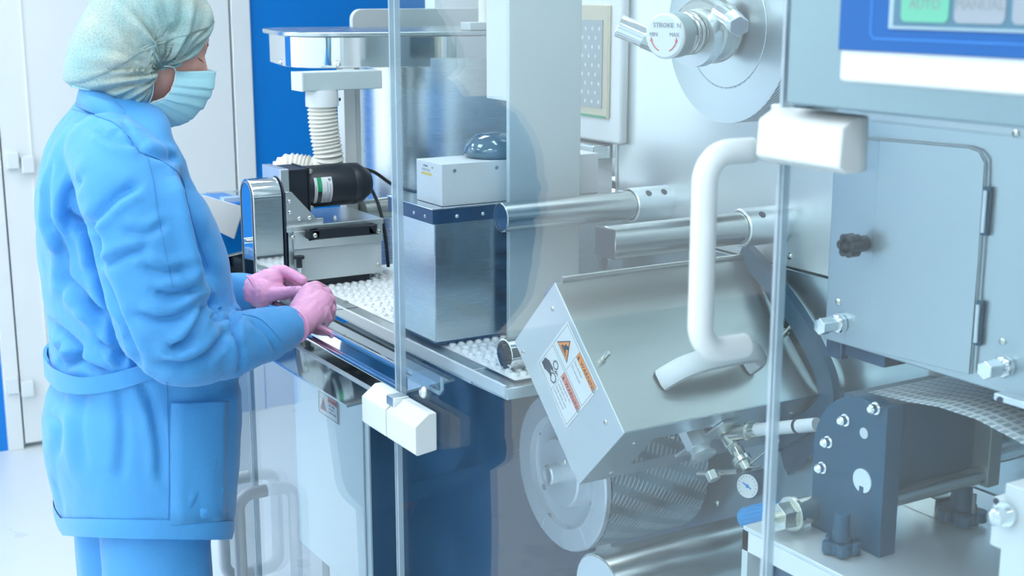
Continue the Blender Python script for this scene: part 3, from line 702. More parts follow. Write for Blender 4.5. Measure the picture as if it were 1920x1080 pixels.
s = MB(); q = onY(561, 490, fy-.02); s.cyl(q+Z1*.006, q+Z1*.012, .012, seg=18); s.cyl(q-Z1*.014, q+Z1*.008, .0065, seg=12); s.build('clamp_knob', 'black', t)
s = MB(); s.cyl(q-Z1*.04, q-Z1*.012, .004, seg=12); s.cyl(q-Z1*.046, q-Z1*.03, .007, seg=12); s.build('clamp_stud', 'chrome', t)
# gearmotor
my, mz = 2.865, 1.263
t = thing('gearmotor', 'black cylindrical gearmotor with a green and white rating label', 'motor', (1.2, my, fz))
gx = fx0+.012; 
MB().box((fx0-.008, my-.062, fz), (fx0+.012, my+.05, mz+.052)).build('mount_plate', 'alu', t, bevel=.0015)
MB().box((gx, my-.048, mz-.048), (gx+.05, my+.048, mz+.048)).build('gearhead', 'black', t, bevel=.002)
MB().box((gx+.05, my-.05, mz-.05), (gx+.054, my+.05, mz+.05)).build('gearhead_flange', 'black', t, bevel=.001)
mx0 = gx+.054; mx1 = onY(690, 345, my).x
ML = mx1-mx0
MB().lathe((mx0, my, mz), X1, [(0, .047), (.002, .048), (ML*.68, .048), (ML*.70, .0465), (ML*.72, .048), (ML*.84, .047), (ML*.97, .032), (ML, .028)], 56).build('motor_shell', 'black', t)
for dz in (-.04, .04): screw('flange_bolt', (mx0, my-.042, mz+dz*1.02), X1, .006, t, 'brass', h=.009)
def motor_patch(x0, x1, a0, a1, mname, nm, R=.0484, par=t):
    rows = [[V((x, my-R*math.cos(a), mz+R*math.sin(a))) for x in (x0, x1)] for a in np.linspace(a0, a1, 16)]
    rows += [[V((x, my-(R-.001)*math.cos(a), mz+(R-.001)*math.sin(a))) for x in (x0, x1)] for a in np.linspace(a1, a0, 16)]
    return MB().grid(rows, False).build(nm, mname, par)
m0 = mx0+.012
motor_patch(m0, m0+.007, -.75, .55, 'label', 'label_strip'); motor_patch(m0+.007, m0+.018, -.12, .55, 'green', 'label_strip'); motor_patch(m0+.018, m0+.043, -.75, .55, 'label', 'rating_plate')
s = MB()
for (xx, a0, a1) in ((.003, -.35, .15), (.013, .05, .3), (.0215, -.6, -.2), (.026, -.65, -.15), (.031, -.6, .3), (.035, -.65, -.2), (.038, -.7, .2)):
    P_ = [V((m0+xx, my-.0486*math.cos(a), mz+.0486*math.sin(a))) for a in np.linspace(a0, a1, 8)]
    s.tube(P_, .0007, 5)
a = .42; s.obox((m0+.037, my-.0487*math.cos(a), mz+.0487*math.sin(a)), X1, (0, -math.cos(a), math.sin(a)), (0, math.sin(a), math.cos(a)), .003, .0004, .003)
s.build('rating_print', 'inkg', t)
# gusset
s = MB(); s.prism([(fx0+.0, my-.064, fz), (fx0+.075, my-.064, fz), (fx0+.07, my-.064, fz+.012), (fx0+.014, my-.064, fz+.075), (fx0, my-.064, fz+.075)], V((0, -.004, 0)))
gq_ = s.build('gusset', 'alu', t, bevel=.0006)
s = MB(); s.box((fx0, my-.068, fz), (fx0+.088, my-.05, fz+.011)); s.build('foot_bar', 'alu', t, bevel=.001)
for x, z in ((.008, .052), (.008, .028), (.03, .012), (.055, .012)): screw('gusset_screw', (fx0+x, my-.068, fz+z+.002), (0, -1, 0), .0042, gq_, 'chrome')
# belt cover: obround slab, mirror polished
cx0, cx1 = 1.014, 1.080
ct = onX(490, 345, cx0).z; cy = 2.83; cw = .043
P = [(cx0, cy+cw*math.cos(a), ct-cw+cw*math.sin(a)) for a in np.linspace(0, PI, 20)]+[(cx0, cy-cw, TZ-.005), (cx0, cy+cw, TZ-.005)]
t = thing('belt_cover', 'mirror polished belt cover with rounded top at the left of the feeder', 'cover', (1.04, cy, TZ-.005))
MB().prism(P, V((cx1-cx0, 0, 0))).build('cover_shell', 'chrome', t, bevel=.002)
P2 = [(cx0-.001, cy+(p[1]-cy)*.82, ct-cw+(p[2]-(ct-cw))*(.85 if p[2] > ct-cw else .9)) for p in P]
s = MB(); s.tube(P2, .0012, 6, closed=True); s.build('cover_seam', 'inkg', t)
s = MB(); s.cyl((cx0-.012, cy-.005, (ct+TZ)/2-.01), (cx0, cy-.005, (ct+TZ)/2-.01), .006, seg=12); s.build('cover_stud', 'chrome', t)
P3 = [(cx1+.002, cy+(p[1]-cy)*1.03, p[2]+(.001)) for p in P]
MB().prism(P3, V((.004, 0, 0))).build('cover_gasket', 'ink', t)
# cables from the motor
s = MB(); K = [V((mx1-.02, my+.01, mz+.036)), onY(660, 312, my+.05), onY(700, 322, my+.08), onY(740, 348, my+.08), onY(790, 362, my+.05)]
s.tube(spline(K, 10), .0042, 10); tag(s.build('power_cable', 'black'), 'black cable arching from the gearmotor toward the white controller', 'cable')
s = MB(); K = [V((mx1-.012, my-.01, mz+.01)), onY(700, 362, my), onY(712, 392, my-.02), onY(722, 440, my-.03), onY(728, 500, my-.02)]
s.tube(spline(K, 10), .004, 10); tag(s.build('power_cable', 'black'), 'thin dark cable hanging down beside the feeder box', 'cable')
# steel pipe behind feeder
t = thing('vent_pipe', 'short pale steel pipe lying behind the black gearmotor', 'pipe', (1.4, 2.95, fz))
MB().cyl(onY(680, 395, 2.97), onY(760, 385, 2.97), .026, seg=32).build('pipe_body', 'tube', t)
# ------------------------------------------------------------------ HOPPER
hc = V((1.66, 3.12, 0)); hz0 = .9; hzt = onY(740, 132, 2.85).z
t = thing('granule_hopper', 'large round steel hopper with a mirror band and flat lid', 'hopper', (hc.x, hc.y, hz0))
q = onY(667, 250, hc.y+.05)
cr_ = .262; hcc = V((q.x+cr_*1.0+.02, hc.y+.02, hz0))
MB().lathe(hcc, Z1, [(0, cr_), (hzt-hz0+.02, cr_)], 96).build('hopper_drum', 'steel', t)
# band: rounded rectangle seen almost face-on
bl0 = onY(566, 100, 3.02); br0 = onY(1100, 104, 3.02)
ang = math.radians(-12); e1 = V((math.cos(ang), math.sin(ang), 0)); e2 = V((-e1.y, e1.x, 0))
bw = (br0.x-bl0.x)/2; bc = V(((bl0.x+br0.x)/2+.02, 3.17, 0))
zt, zb = onY(740, 71, 2.88).z, onY(740, 131, 2.88).z
s = MB(); slab(s, (bc.x, bc.y, zb), e1, e2, bw, .24, .13, Z1*(zt-zb)); s.build('mirror_band', 'chrome', t, bevel=.002)
s = MB(); slab(s, (bc.x-.004, bc.y, zt+.001), e1, e2, bw+.012, .252, .14, Z1*.010); s.build('lid', 'steel', t, bevel=.002)
for px, py in ((527, 116), (633, 120), (826, 122)):
    # find point on the band surface
    best = None
    r = ray(px, py)
    P = [V((bc.x, bc.y, 0))+e1*a+e2*b for a, b in rrect(bw, .24, .13, 10)]
    for i in range(len(P)):
        a, b = P[i], P[(i+1) % len(P)]; dx_, dy_ = b.x-a.x, b.y-a.y
        den = r.x*(-dy_)+dx_*r.y
        if abs(den) < 1e-9: continue
        tt = (a.x*(-dy_)+dx_*a.y)/den; 
        uu = ((r.x*tt-a.x)*dx_+(r.y*tt-a.y)*dy_)/(dx_*dx_+dy_*dy_)
        if 0 <= uu <= 1 and tt > 0 and (best is None or tt < best[0]): best = (tt, V((dy_, -dx_, 0)).normalized())
    if best: screw('band_screw', CAMP+r*best[0], best[1], .008, t, 'chrome')
# bracket and hose
hy = 2.93
a, b = onY(556, 131, hy), onY(666, 166, hy)
t = thing('suction_hose', 'ribbed ivory suction hose hanging from a grey bracket under the hopper lid', 'hose', (a.x+.05, hy, 1.2))
MB().box((a.x, hy-.03, b.z), (a.x+.2, hy+.03, zb-.001)).build('hose_bracket', 'post', t, bevel=.002)
MB().box((a.x-.001, hy-.032, b.z), (a.x+.003, hy+.032, zb-.001)).build('bracket_face', 'white', t)
c0 = onY(605, 168, hy); c1 = onY(604, 199, hy); rr = rpx(c0, 31)
MB().lathe(c1, Z1, [(0, rr), (.02, rr), (c0.z-c1.z, rr*.97)], 40).build('hose_socket', 'wplastic', t)
screw('socket_screw', (c0.x+.03, hy-rr*.68, c1.z+.016), (.6, -.8, 0), .004, t, 'ink')
K = spline([c1+Z1*.01, onY(606, 225, hy), onY(611, 262, hy), onY(616, 300, hy), onY(606, 322, hy+.03), onY(575, 316, hy+.05), onY(540, 312, hy+.07), onY(520, 330, hy+.08)], 26)
K = [V(k) for k in K]; R_ = []; acc = 0; KK = []
tot = sum((K[i+1]-K[i]).length for i in range(len(K)-1)); nrib = 34; nn = nrib*6
cum = [0]
for i in range(len(K)-1): cum.append(cum[-1]+(K[i+1]-K[i]).length)
for j in range(nn+1):
    d_ = tot*j/nn; i = max(0, min(len(K)-2, int(np.searchsorted(cum, d_))-1)); f_ = (d_-cum[i])/max(1e-9, cum[i+1]-cum[i])
    KK.append(K[i].lerp(K[i+1], min(1, max(0, f_)))); ph = abs(((j/6) % 1)-.5)*2
    R_.append(rr*(.80+.14*ph)*(1 if d_ < tot*.6 else .8+.2*(1-(d_/tot-.6)/.4)))
MB().tube(KK, R_, 28).build('hose_body', 'hose', t, sharp=60)
# white post left of the drum, white upright panel behind, sensor
q0, q1 = onY(643, 240, 3.0), onY(663, 240, 3.0)
t = thing('white_stand', 'slim white upright between the suction hose and the steel drum', 'post', (q0.x, 3.0, .9))
MB().box((q0.x, 2.99, .9), (q1.x+.003, 3.03, zb)).build('upright', 'white', t, bevel=.002)
MB().box((q1.x+.003, 2.992, .9), (q1.x+.016, 3.025, zb)).build('upright_channel', 'paint', t, bevel=.002)
p0, p1 = onY(660, 17, 3.5), onY(1060, 66, 3.5)
t = thing('rear_panel', 'pale rounded panel standing behind the hopper lid', 'panel', (p0.x+.3, 3.5, p1.z-.1))
s = MB(); pp = [(p0.x+.03-.03*math.sin(a), 3.5, p0.z-.03+.03*math.cos(a)) for a in np.linspace(0, PI/2, 8)]; s.prism([(p1.x, 3.5, p0.z)]+pp+[(p0.x, 3.5, p1.z-.05), (p1.x, 3.5, p1.z-.05)], V((0, .02, 0))); s.build('panel_sheet', 'paint', t, bevel=.002)
MB().box((p0.x+.3, 3.52, 0), (p0.x+.34, 3.56, p0.z-.03)).build('panel_leg', 'paint', t)
c0 = onY(911, 60, 2.95); c1 = onY(911, -40, 2.95)
t = thing('level_sensor', 'white cylindrical sensor in a grey clamp above the hopper lid', 'sensor', (c0.x, 2.95, zt+.012))
MB().cyl((c0.x, 2.95, zt+.012), (c0.x, 2.95, c1.z), .018, seg=32).build('sensor_body', 'hose', t)
a, b = onY(880, 42, 2.93), onY(948, 56, 2.93)
s = MB(); s.box((a.x, 2.925, b.z), (b.x, 2.975, a.z)); s.box((b.x-.026, 2.955, b.z), (b.x, 2.975, a.z+.025)); s.build('sensor_clamp', 'post', t, bevel=.002)
screw('clamp_screw', (b.x-.012, 2.955, a.z+.013), (0, -1, 0), .005, t, 'alu')
# machine top white back piece behind the band at right
t = thing('top_cover', 'white machine cover above the hopper lid beside the grey post', 'cover', (1.85, 3.4, 1.5))
q = onY(808, 0, 3.6)
MB().box((q.x, 3.58, 1.0), (2.7, 3.64, 2.3)).build('cover_panel', 'white', t, bevel=.003)
# ------------------------------------------------------------------ GUARD, LEDGE TRAY
GX = .885
ye = onX(746, 750, GX).y; yr = onX(1452, 700, GX).y
zc = onX(746, 755, GX).z
t = thing('guard_door', 'large clear acrylic guard door with a white tubular handle', 'guard door', (GX, (ye+yr)/2, .08))
MB().box((GX-.004, yr+.004, .08), (GX+.004, ye-.004, 2.25)).build('acrylic_panel', 'acr', t, smooth=False)
s = MB(); s.box((GX-.0041, ye-.0042, .08), (GX+.0041, ye, 2.25)); s.build('acrylic_edge', 'edge', t, smooth=False)
s = MB(); s.box((GX-.0041, yr, .08), (GX+.0041, yr+.0042, 2.25)); s.build('acrylic_edge', 'edge', t, smooth=False)
s = MB(); s.box((GX-.0042, ye-.022, zc-.0), (GX+.0042, ye-.0185, 2.25)); s.build('edge_joint', 'edge', t, smooth=False)
# handle: outward (-X)
u, l = onX(1408, 281, GX-.004), onX(1398, 648, GX-.004); hyy = (u.y+l.y)/2; q = onY(1318, 450, hyy)
xo = q.x; rad = .028; hr = .0125
P = [V((GX-.004, hyy, u.z))]+[V((xo+rad-rad*math.sin(a), hyy, u.z-rad+rad*math.cos(a))) for a in np.linspace(0, PI/2, 10)]
P += [V((xo+rad-rad*math.cos(a), hyy, l.z+rad-rad*math.sin(a))) for a in np.linspace(0, PI/2, 10)]+[V((GX-.004, hyy, l.z))]
MB().tube(P, hr, 28).build('door_handle', 'wplastic', t, sharp=60, label='white tubular handle')
# hinge flange and bolt at the lower left corner
a, b = onX(753, 655, GX+.02), onX(842, 738, GX+.02)
fl = MB(); fl.box((GX+.005, b.y, b.z), (GX+.012, ye-.005, a.z+.0)); fl.build('hinge_flange', 'acr2', t, smooth=False)
s = MB(); fy0, fz0 = b.y, b.z; s.tube([(GX+.0085, ye-.01, fz0), (GX+.0085, fy0+.008, fz0), (GX+.0085, fy0, fz0+.008), (GX+.0085, fy0, a.z-.005)], .0028, 8); s.build('flange_edge', 'edge', t)
screw('hinge_bolt', onX(795, 735, GX-.004), (-1, 0, 0), .0095, t, 'alu', h=.006)
# upper side acrylic return, runs into the machine from the door's left edge
# lower doors
def lower_door(label, y0, y1, hy, z1=None, hgt=(.68, .43)):
    z1 = z1 or zc-.005
    t = thing('lower_guard_door', label, 'guard door', (GX, (y0+y1)/2, .1), 'clear lower guard doors')
    MB().box((GX-.004, y0+.003, .1), (GX+.004, y1-.003, z1)).build('acrylic_panel', 'acr', t, smooth=False)
    s = MB(); s.box((GX-.0042, y0, .1), (GX+.0042, y0+.003, z1)); s.box((GX-.0042, y1-.003, .1), (GX+.0042, y1, z1)); s.box((GX-.0042, y0, z1), (GX+.0042, y1, z1+.003)); s.build('acrylic_edge', 'edge', t, smooth=False)
    za, zb_ = hgt; xo = GX-.062; rad = .03
    P = [V((GX-.004, hy, za))]+[V((xo+rad-rad*math.sin(a), hy, za-rad+rad*math.cos(a))) for a in np.linspace(0, PI/2, 8)]
    P += [V((xo+rad-rad*math.cos(a), hy, zb_+rad-rad*math.sin(a))) for a in np.linspace(0, PI/2, 8)]+[V((GX-.004, hy, zb_))]
    MB().tube(P, .0125, 24).build('door_handle', mat('handle_grey', (.80, .86, .88), .3), t, sharp=60, label='grey tubular handle')
yd = onX(478, 880, GX).y
h1_ = onX(462, 890, GX-.004); h1b = onX(468, 1066, GX-.004); h2_ = onX(496, 917, GX-.004)
lower_door('clear lower guard door below the polished ledge with its handle near the operator', ye+.004, yd-.003, yd-.07, hgt=(h2_.z, h2_.z-.26))
lower_door('clear lower guard door farthest from the camera, behind the blue smock', yd+.003, yd+.72, yd+.03, hgt=(h1_.z, h1b.z))
# polished ledge + deck
t = thing('polished_ledge', 'mirror polished ledge tray along the guard under the pink gloves', 'tray', (1.03, 2.4, .97))
ly0, ly1 = ye+.004, 2.98
dz0, dz1 = TZ-.044, TZ-.028; ld0 = 2.07
s = MB(); s.prism([(GX+.021, ld0, dz0-.004), (TX-.008, ld0, dz1-.004), (TX-.008, ld0, dz1), (GX+.021, ld0, dz0)], V((0, ly1-ld0, 0))); s.build('deck_plate', 'deck', t)
lz = onX(739, 688, GX+.02).z; rz = onX(739, 726, GX+.008).z
s = MB(); s.tube([(GX+.022, ly0, lz), (GX+.022, ly1, lz)], .0058, 16); s.build('front_lip', 'chrome', t)
s = MB(); s.box((GX+.015, ly0, rz), (GX+.019, ly1, lz)); s.build('front_apron', 'chrome', t)
s = MB(); s.tube([(GX+.011, ly0, rz), (GX+.011, ly1, rz)], .004, 12); s.build('lower_rail', 'chrome', t)
# interlock switch bottom (white, two halves)
def interlock(pcx, pcy, X, ylen, zh, label, parts=2, dep=.036):
    q = onX(pcx, pcy, X-dep); y1_, y0_ = q.y, onX(778, 800, X-dep).y; z1_, z0_ = q.z, q.z-zh
    t = thing('safety_switch', label, 'safety switch', (X, (y0_+y1_)/2, z0_), 'white door safety switches')
    def half(a, b, nm):
        s = MB(); prof = [(0, z0_+.004), (0, z1_), (-dep*.35, z1_), (-dep, z1_-zh*.28), (-dep, z0_+.004), (-dep*.9, z0_)]
        s.prism([V((X+p, a, z)) for p, z in prof], V((0, b-a, 0))); return s.build(nm, 'wplastic', t, bevel=.002)
    m_ = y1_-ylen*.44
    half(m_+.002, y1_, 'switch_body'); half(y0_, m_-.002, 'switch_actuator')
    s = MB(); s.box((X-dep*.8, m_-.014, z1_-.012), (X-.002, m_+.012, z1_+.003)); s.build('switch_bridge', 'alu', t, bevel=.002)
    return t
interlock(677, 722, GX-.006, .195, .062, 'white safety switch on the lower left corner of the big guard door')
MB_ = MB()
# ------------------------------------------------------------------ LOWER CABINET under the table
CX = 1.05
cy0, cy1 = 2.30, 2.68
t = thing('lower_cabinet', 'pale steel cabinet with small warning sign and dark side below the ledge', 'cabinet', (1.3, 2.5, .3))
MB().box((CX, cy0+.012, .50), (FX-.012, cy1, .985)).build('cabinet_body', 'plate', t, bevel=.002)
MB().box((CX+.003, cy0, .12), (FX-.012, cy0+.012, .985)).build('side_panel', 'darkmirror', t, bevel=.001)  # dark sheet standing in for the shadowed interior beside the cabinet
MB().box((CX, cy0-.002, .30), (CX+.003, cy0+.012, .985)).build('corner_trim', 'alu', t)
MB().box((CX-.003, cy0+.02, .515), (CX, cy1-.01, .97)).build('door_leaf', 'plate', t, bevel=.001)
for y in (cy0+.06, cy1-.07):
    MB().box((CX+.05, y-.025, .02), (CX+.10, y+.025, .52)).build('cabinet_leg', 'white', t, bevel=.002)
lq = [onX(px, py, CX-.0045) for px, py in ((596, 729), (634, 752), (634, 797), (596, 770))]
ya_, yb_ = lq[0].y, lq[1].y; za_, zb2 = (lq[0].z+lq[1].z)/2, (lq[2].z+lq[3].z)/2
MB().box((CX-.0045, yb_, zb2), (CX-.003, ya_, za_)).build('warning_sign', 'label', t); w_, h_ = ya_-yb_, za_-zb2
def sq(a, b): return V((CX-.0048, ya_-a*w_, zb2+b*h_))
s = MB()
for (a, b, c, d) in ((.03, .03, .97, .05), (.03, .95, .97, .97), (.03, .03, .045, .97), (.955, .03, .97, .97)): s.prism([sq(a, b), sq(c, b), sq(c, d), sq(a, d)], V((-.0003, 0, 0)))
s.build('sign_border', 'ink', t, smooth=False)
s = MB(); s.prism([sq(.5, .68), sq(.94, .68), sq(.94, .93), sq(.5, .93)], V((-.0003, 0, 0))); s.prism([sq(.1, .2), sq(.43, .2), sq(.265, .8)], V((-.0003, 0, 0))); s.build('sign_red', 'pinko', t, smooth=False)
s = MB(); s.prism([sq(.16, .26), sq(.37, .26), sq(.265, .68)], V((-.0006, 0, 0)))
text_mesh(s, 'WARNING', sq(.53, .74)+X1*-.0004, -Y1, Z1, .0085, .0001)
for i, tx in enumerate(('HOT AREA', 'DO NOT', 'OPEN DOOR')): text_mesh(s, tx, sq(.53, .54-.15*i)+X1*-.0001, -Y1, Z1, .0062, .0001)
s.build('sign_print', 'navy', t, smooth=False)
# discharge chute and blue cover at the far end of the table
t = thing('chute', 'sloping white chute sheet between the smock and the belt cover', 'chute', (.95, 3.2, 1.1))
P = [onY(px, py, 3.15) for px, py in ((368, 363), (418, 378), (456, 388), (438, 448), (409, 434), (372, 400))]
MB().prism(P, V((.004, .004, .0))).build('chute_sheet', 'tray', t)
P = [onY(px, py, 3.18) for px, py in ((392, 363), (462, 359), (462, 371), (418, 377))]; MB().prism(P, V((0, .03, 0))).build('chute_cover', 'acr2', t)
a, b = onY(417, 371, 3.17), onY(460, 375, 3.17); MB().box((a.x, 3.16, b.z), (b.x, 3.19, a.z)).build('chute_rail', mat('pale_blue', (.45, .62, .85), .4), t)
a, b = onY(395, 384, 3.2), onY(478, 500, 3.2)
t = tag(MB().box((a.x, 3.2, .85), (b.x, 3.4, a.z)).build('blue_cover', 'blue', bevel=.01), 'blue machine cover behind the white chute', 'cover')
tag(MB().box((a.x+.01, 3.21, .0), (b.x-.01, 3.39, .85)).build('cover_base', 'white', bevel=.004), 'white box base carrying the blue machine cover at the far end', 'base')
a, b = onY(405, 482, 3.05), onY(520, 524, 3.0)
t = thing('discharge_tray', 'dark polished tray at the far end of the ledge beside the smock', 'tray', (1.0, 3.1, 1.0))
s = MB(); s.box((.91, 2.99, 1.0), (1.3, 3.12, 1.02)); s.prism([(.91, 2.99, 1.02), (1.02, 2.99, 1.02), (.97, 2.99, 1.09), (.91, 2.99, 1.07)], V((0, .13, 0))); a, b = onY(418, 478, 2.99), onY(482, 522, 2.99); s.prism([(a.x, 2.985, a.z), (a.x+.045, 2.985, a.z+.006), (b.x, 2.985, a.z-.035), (b.x, 2.985, b.z), (a.x, 2.985, b.z)], V((0, -.02, 0))); s.build('tray_body', 'darkchrome', t, bevel=.002)
s = MB(); s.box((1.25, 3.0, .0), (1.29, 3.04, 1.0)); s.build('tray_support', 'steel', t)
# ------------------------------------------------------------------ SEALING STATION (right)
SX = 1.30
sy = onX(1549, 560, SX).y; szb = onX(1549, 637, SX).z
t = thing('sealing_station', 'large satin steel station with a hinged access door under the control panel', 'machine module', (1.45, .8, szb))
MB().box((SX, .1, szb), (FX-.008, sy, 1.80)).build('station_casing', 'station', t, bevel=.003)
# door leaf
P2 = [(1652, 262), (1815, 276), (1838, 284), (1849, 305), (1838, 480), (1820, 702), (1628, 655)]
P = [onX(a, b, SX-.0005) for a, b in P2]
MB().prism(P, V((-.0035, 0, 0))).build('access_door', 'station', t, bevel=.001)
gr = [onX(a, b, SX-.0045) for a, b in ((1616, 259), (1700, 266), (1815, 276), (1836, 282), (1848, 298), (1848, 330), (1838, 480), (1822, 700))]
MB().tube(gr, .0016, 6).build('door_gap', 'inkg', t)
for (a, b) in (((1849, 350), (1845, 442)), ((1835, 564), (1832, 648))):
    p, q = onX(*a, SX-.006), onX(*b, SX-.006); ym = (p.y+q.y)/2
    MB().box((SX-.006, ym-.0048, q.z), (SX-.002, ym+.0048, p.z)).build('hinge_slot', 'navy', t); MB().cyl((SX-.008, ym, q.z+.004), (SX-.008, ym, p.z-.004), .003, seg=10).build('hinge_pin', 'alu', t)
kq = onX(1610, 458, SX-.012)
s = MB(); s.cyl((SX-.02, kq.y, kq.z), (SX, kq.y, kq.z), .011, seg=20)
for k in range(6):
    a = 2*PI*k/6; s.cyl((SX-.036, kq.y+.010*math.cos(a), kq.z+.010*math.sin(a)), (SX-.018, kq.y+.010*math.cos(a), kq.z+.010*math.sin(a)), .0065, seg=12)
s.cyl((SX-.036, kq.y, kq.z), (SX-.018, kq.y, kq.z), .011, seg=16); s.build('star_knob', 'black', t, bevel=.001)
for px, py in ((1577, 606), (1888, 686)):
    q = onX(px, py, SX); s = MB(); s.lathe(q, (-1, 0, 0), [(0, .013), (.008, .014), (.012, .012), (.012, .009), (.02, .009)], 24); s.cyl(q-X1*.018, q-X1*.040, .012, seg=6); s.build('door_bolt', 'chrome', t, bevel=.0015)
for px, py in ((1572, 566), (1880, 640), (1905, 250)): screw('station_screw', onX(px, py, SX), (-1, 0, 0), .005, t)
a, b = onX(1553, 650, SX+.02), onX(1658, 684, SX+.02)
s = MB(); s.box((SX+.02, b.y, szb-.022), (SX+.10, a.y, szb)); s.box((SX+.015, a.y-.03, szb-.028), (SX+.03, a.y, szb)); s.build('foot_bracket', 'darkmirror', t, bevel=.002)
# ------------------------------------------------------------------ PLATFORM, BEARING BLOCK, KNOBS
PX, PZ = 1.20, .964; py1 = onX(1393, 988, PX).y
t = thing('mounting_platform', 'pale steel platform carrying the dark bearing block, bottom right', 'platform', (1.4, .7, PZ-.12))
MB().box((PX, -.2, PZ-.006), (FX-.004, py1, PZ)).build('platform_top', 'plate', t, bevel=.001)
MB().box((PX, -.2, PZ-.035), (PX+.012, py1, PZ-.006)).build('front_lip', 'white', t)
MB().box((PX, py1-.012, PZ-.30), (FX-.004, py1, PZ-.006)).build('side_skirt', 'paint', t)
MB().box((PX+.03, -.2, PZ-.30), (FX-.01, py1-.014, PZ-.036)).build('inner_body', 'darkmirror', t)  # dark colour stands in for shade in the recess under the platform
BX = 1.28
bc_ = onX(1600, 868, BX); R_b = .092
t = thing('bearing_block', 'dark rounded bearing block with chrome bolts standing on the steel platform', 'bearing block', (BX+.02, bc_.y, PZ))
P = [V((BX, bc_.y-.055, PZ)), V((BX, bc_.y-.055, bc_.z+R_b))]
ctr = V((BX, bc_.y-.008, bc_.z))
P += [ctr+V((0, R_b*math.cos(a)*.93, R_b*math.sin(a))) for a in np.linspace(PI*.60, 0, 22)]+[V((BX, ctr.y+R_b*.90, PZ))]
MB().prism(P, V((.03, 0, 0))).build('front_plate', 'navy', t, bevel=.0015)
s = MB(); s.box((BX+.03, bc_.y-.030, PZ+.055), (BX+.20, bc_.y+.055, bc_.z+R_b-.012)); s.build('block_body', 'navy', t, bevel=.003)
s = MB(); s.box((BX+.20, bc_.y-.058, PZ+.06), (BX+.225, bc_.y+.06, bc_.z+R_b-.004)); s.build('end_plate', mat('end_plate_tan', (.30, .36, .36), .4, .4), t, bevel=.002)
s = MB(); s.cyl((BX+.03, bc_.y-.042, PZ+.075), (BX+.20, bc_.y-.042, PZ+.075), .013, seg=24); s.build('tie_bar', 'tube', t)
s = MB(); s.cyl((BX+.22, bc_.y-.03, bc_.z-.01), (FX, bc_.y-.03, bc_.z-.01), .026, seg=28); s.build('drive_shaft', 'chrome', t)
for px, py in ((1645, 765), (1588, 787), (1556, 828), (1545, 876)):
    q = onX(px, py, BX); s = MB(); s.lathe(q, (-1, 0, 0), [(0, .0085), (.004, .0085), (.004, .0065), (.012, .0065), (.015, .004)], 20); s.build('block_bolt', 'chrome', t)
q = onX(1621, 812, BX); MB().lathe(q, (-1, 0, 0), [(0, .0075), (.0015, .0075)], 24).build('dowel_pin', 'alu', t)
q = onX(1618, 901, BX); MB().lathe(q, (-1, 0, 0), [(0, .0165), (.002, .0165)], 32).build('shaft_end', 'disc', t)
MB().box((q.x-.0028, q.y-.0035, q.z-.018), (q.x-.0021, q.y+.0035, q.z-.008)).build('shaft_keyway', 'navy', t)
def star(name, label, p, up, r=.026):
    t = thing(name, label, 'knob', p, 'black star knobs at the bearing block'); up = V(up)
    MB().cyl(V(p)+up*.012, V(p)+up*.055, r*.5, r*.42, seg=24).build('knob_stem', 'navy', t, bevel=.001)
    s = MB()
    for k in range(5):
        a = 2*PI*k/5+.3; c = V(p)+V((math.cos(a), math.sin(a), 0))*r*.72; s.cyl(c, c+up*.016, r*.38, seg=16)
    s.cyl(V(p), V(p)+up*.016, r*.8, seg=24); s.build('knob_head', 'navy', t, bevel=.002)
k1 = onX(1800, 972, BX+.19); star('star_knob', 'black star knob hanging under the right end of the bearing block', (k1.x, k1.y, max(k1.z, PZ+.004)), (0, 0, 1), .033)
k2 = onZ(1662, 1012, PZ); k2.x = min(k2.x, BX-.03); star('star_knob', 'black star knob at the foot of the bearing block front plate', (k2.x, k2.y, PZ+.002), (0, 0, 1), .024)
q = onX(1540, 985, 1.30)
t = thing('hex_coupling', 'nickel hexagonal coupling lying left of the bearing block on the platform', 'coupling', (1.24, q.y, PZ))
zc_ = PZ+.026
s = MB(); s.cyl((1.20, q.y, zc_), (1.235, q.y, zc_), .008, seg=16); s.cyl((1.215, q.y, zc_), (1.24, q.y, zc_), .021, seg=6); s.cyl((1.24, q.y, zc_), (1.247, q.y, zc_), .025, seg=28); s.cyl((1.247, q.y, zc_), (1.279, q.y, zc_), .019, seg=28); s.build('coupling_body', 'brass', t, bevel=.001)
t = thing('clamp_assembly', 'stepped white bracket with a chrome bolt at the right edge, above the platform', 'bracket', (1.22, .86, PZ))
a, b, c = onX(1862, 930, 1.12), onX(1875, 1030, 1.12), onX(1885, 905, 1.12)
s = MB(); s.prism([(1.12, .5, .86), (1.12, .5, c.z), (1.12, c.y, c.z), (1.12, c.y, a.z), (1.12, a.y, a.z), (1.12, a.y, b.z), (1.12, b.y, b.z), (1.12, b.y, .86)], V((.05, 0, 0))); s.build('bracket_body', 'white', t, bevel=.002)
q = onX(1890, 963, 1.12); s = MB(); s.lathe(q, (-1, 0, 0), [(0, .013), (.006, .013), (.006, .009), (.022, .009), (.024, .006)], 24); s.build('bracket_bolt', 'chrome', t)
s = MB(); q = onX(1868, 940, 1.12); s.cyl(q, q-X1*.0005, .004, seg=12); s.build('bracket_hole', 'ink', t)
t = thing('toggle_fitting', 'small nickel toggle fitting behind the bearing block on the platform', 'fitting', onX(1720, 940, 1.45))
q = onX(1722, 925, 1.47); s = MB(); s.box((q.x-.02, q.y-.05, PZ), (q.x+.02, q.y+.01, PZ+.03)); s.build('fitting_block', 'brass', t, bevel=.002)
s = MB(); s.cyl((q.x-.03, q.y-.02, PZ+.035), (q.x+.03, q.y-.02, PZ+.035), .011, seg=6); s.build('fitting_nut', 'brass', t, bevel=.001)
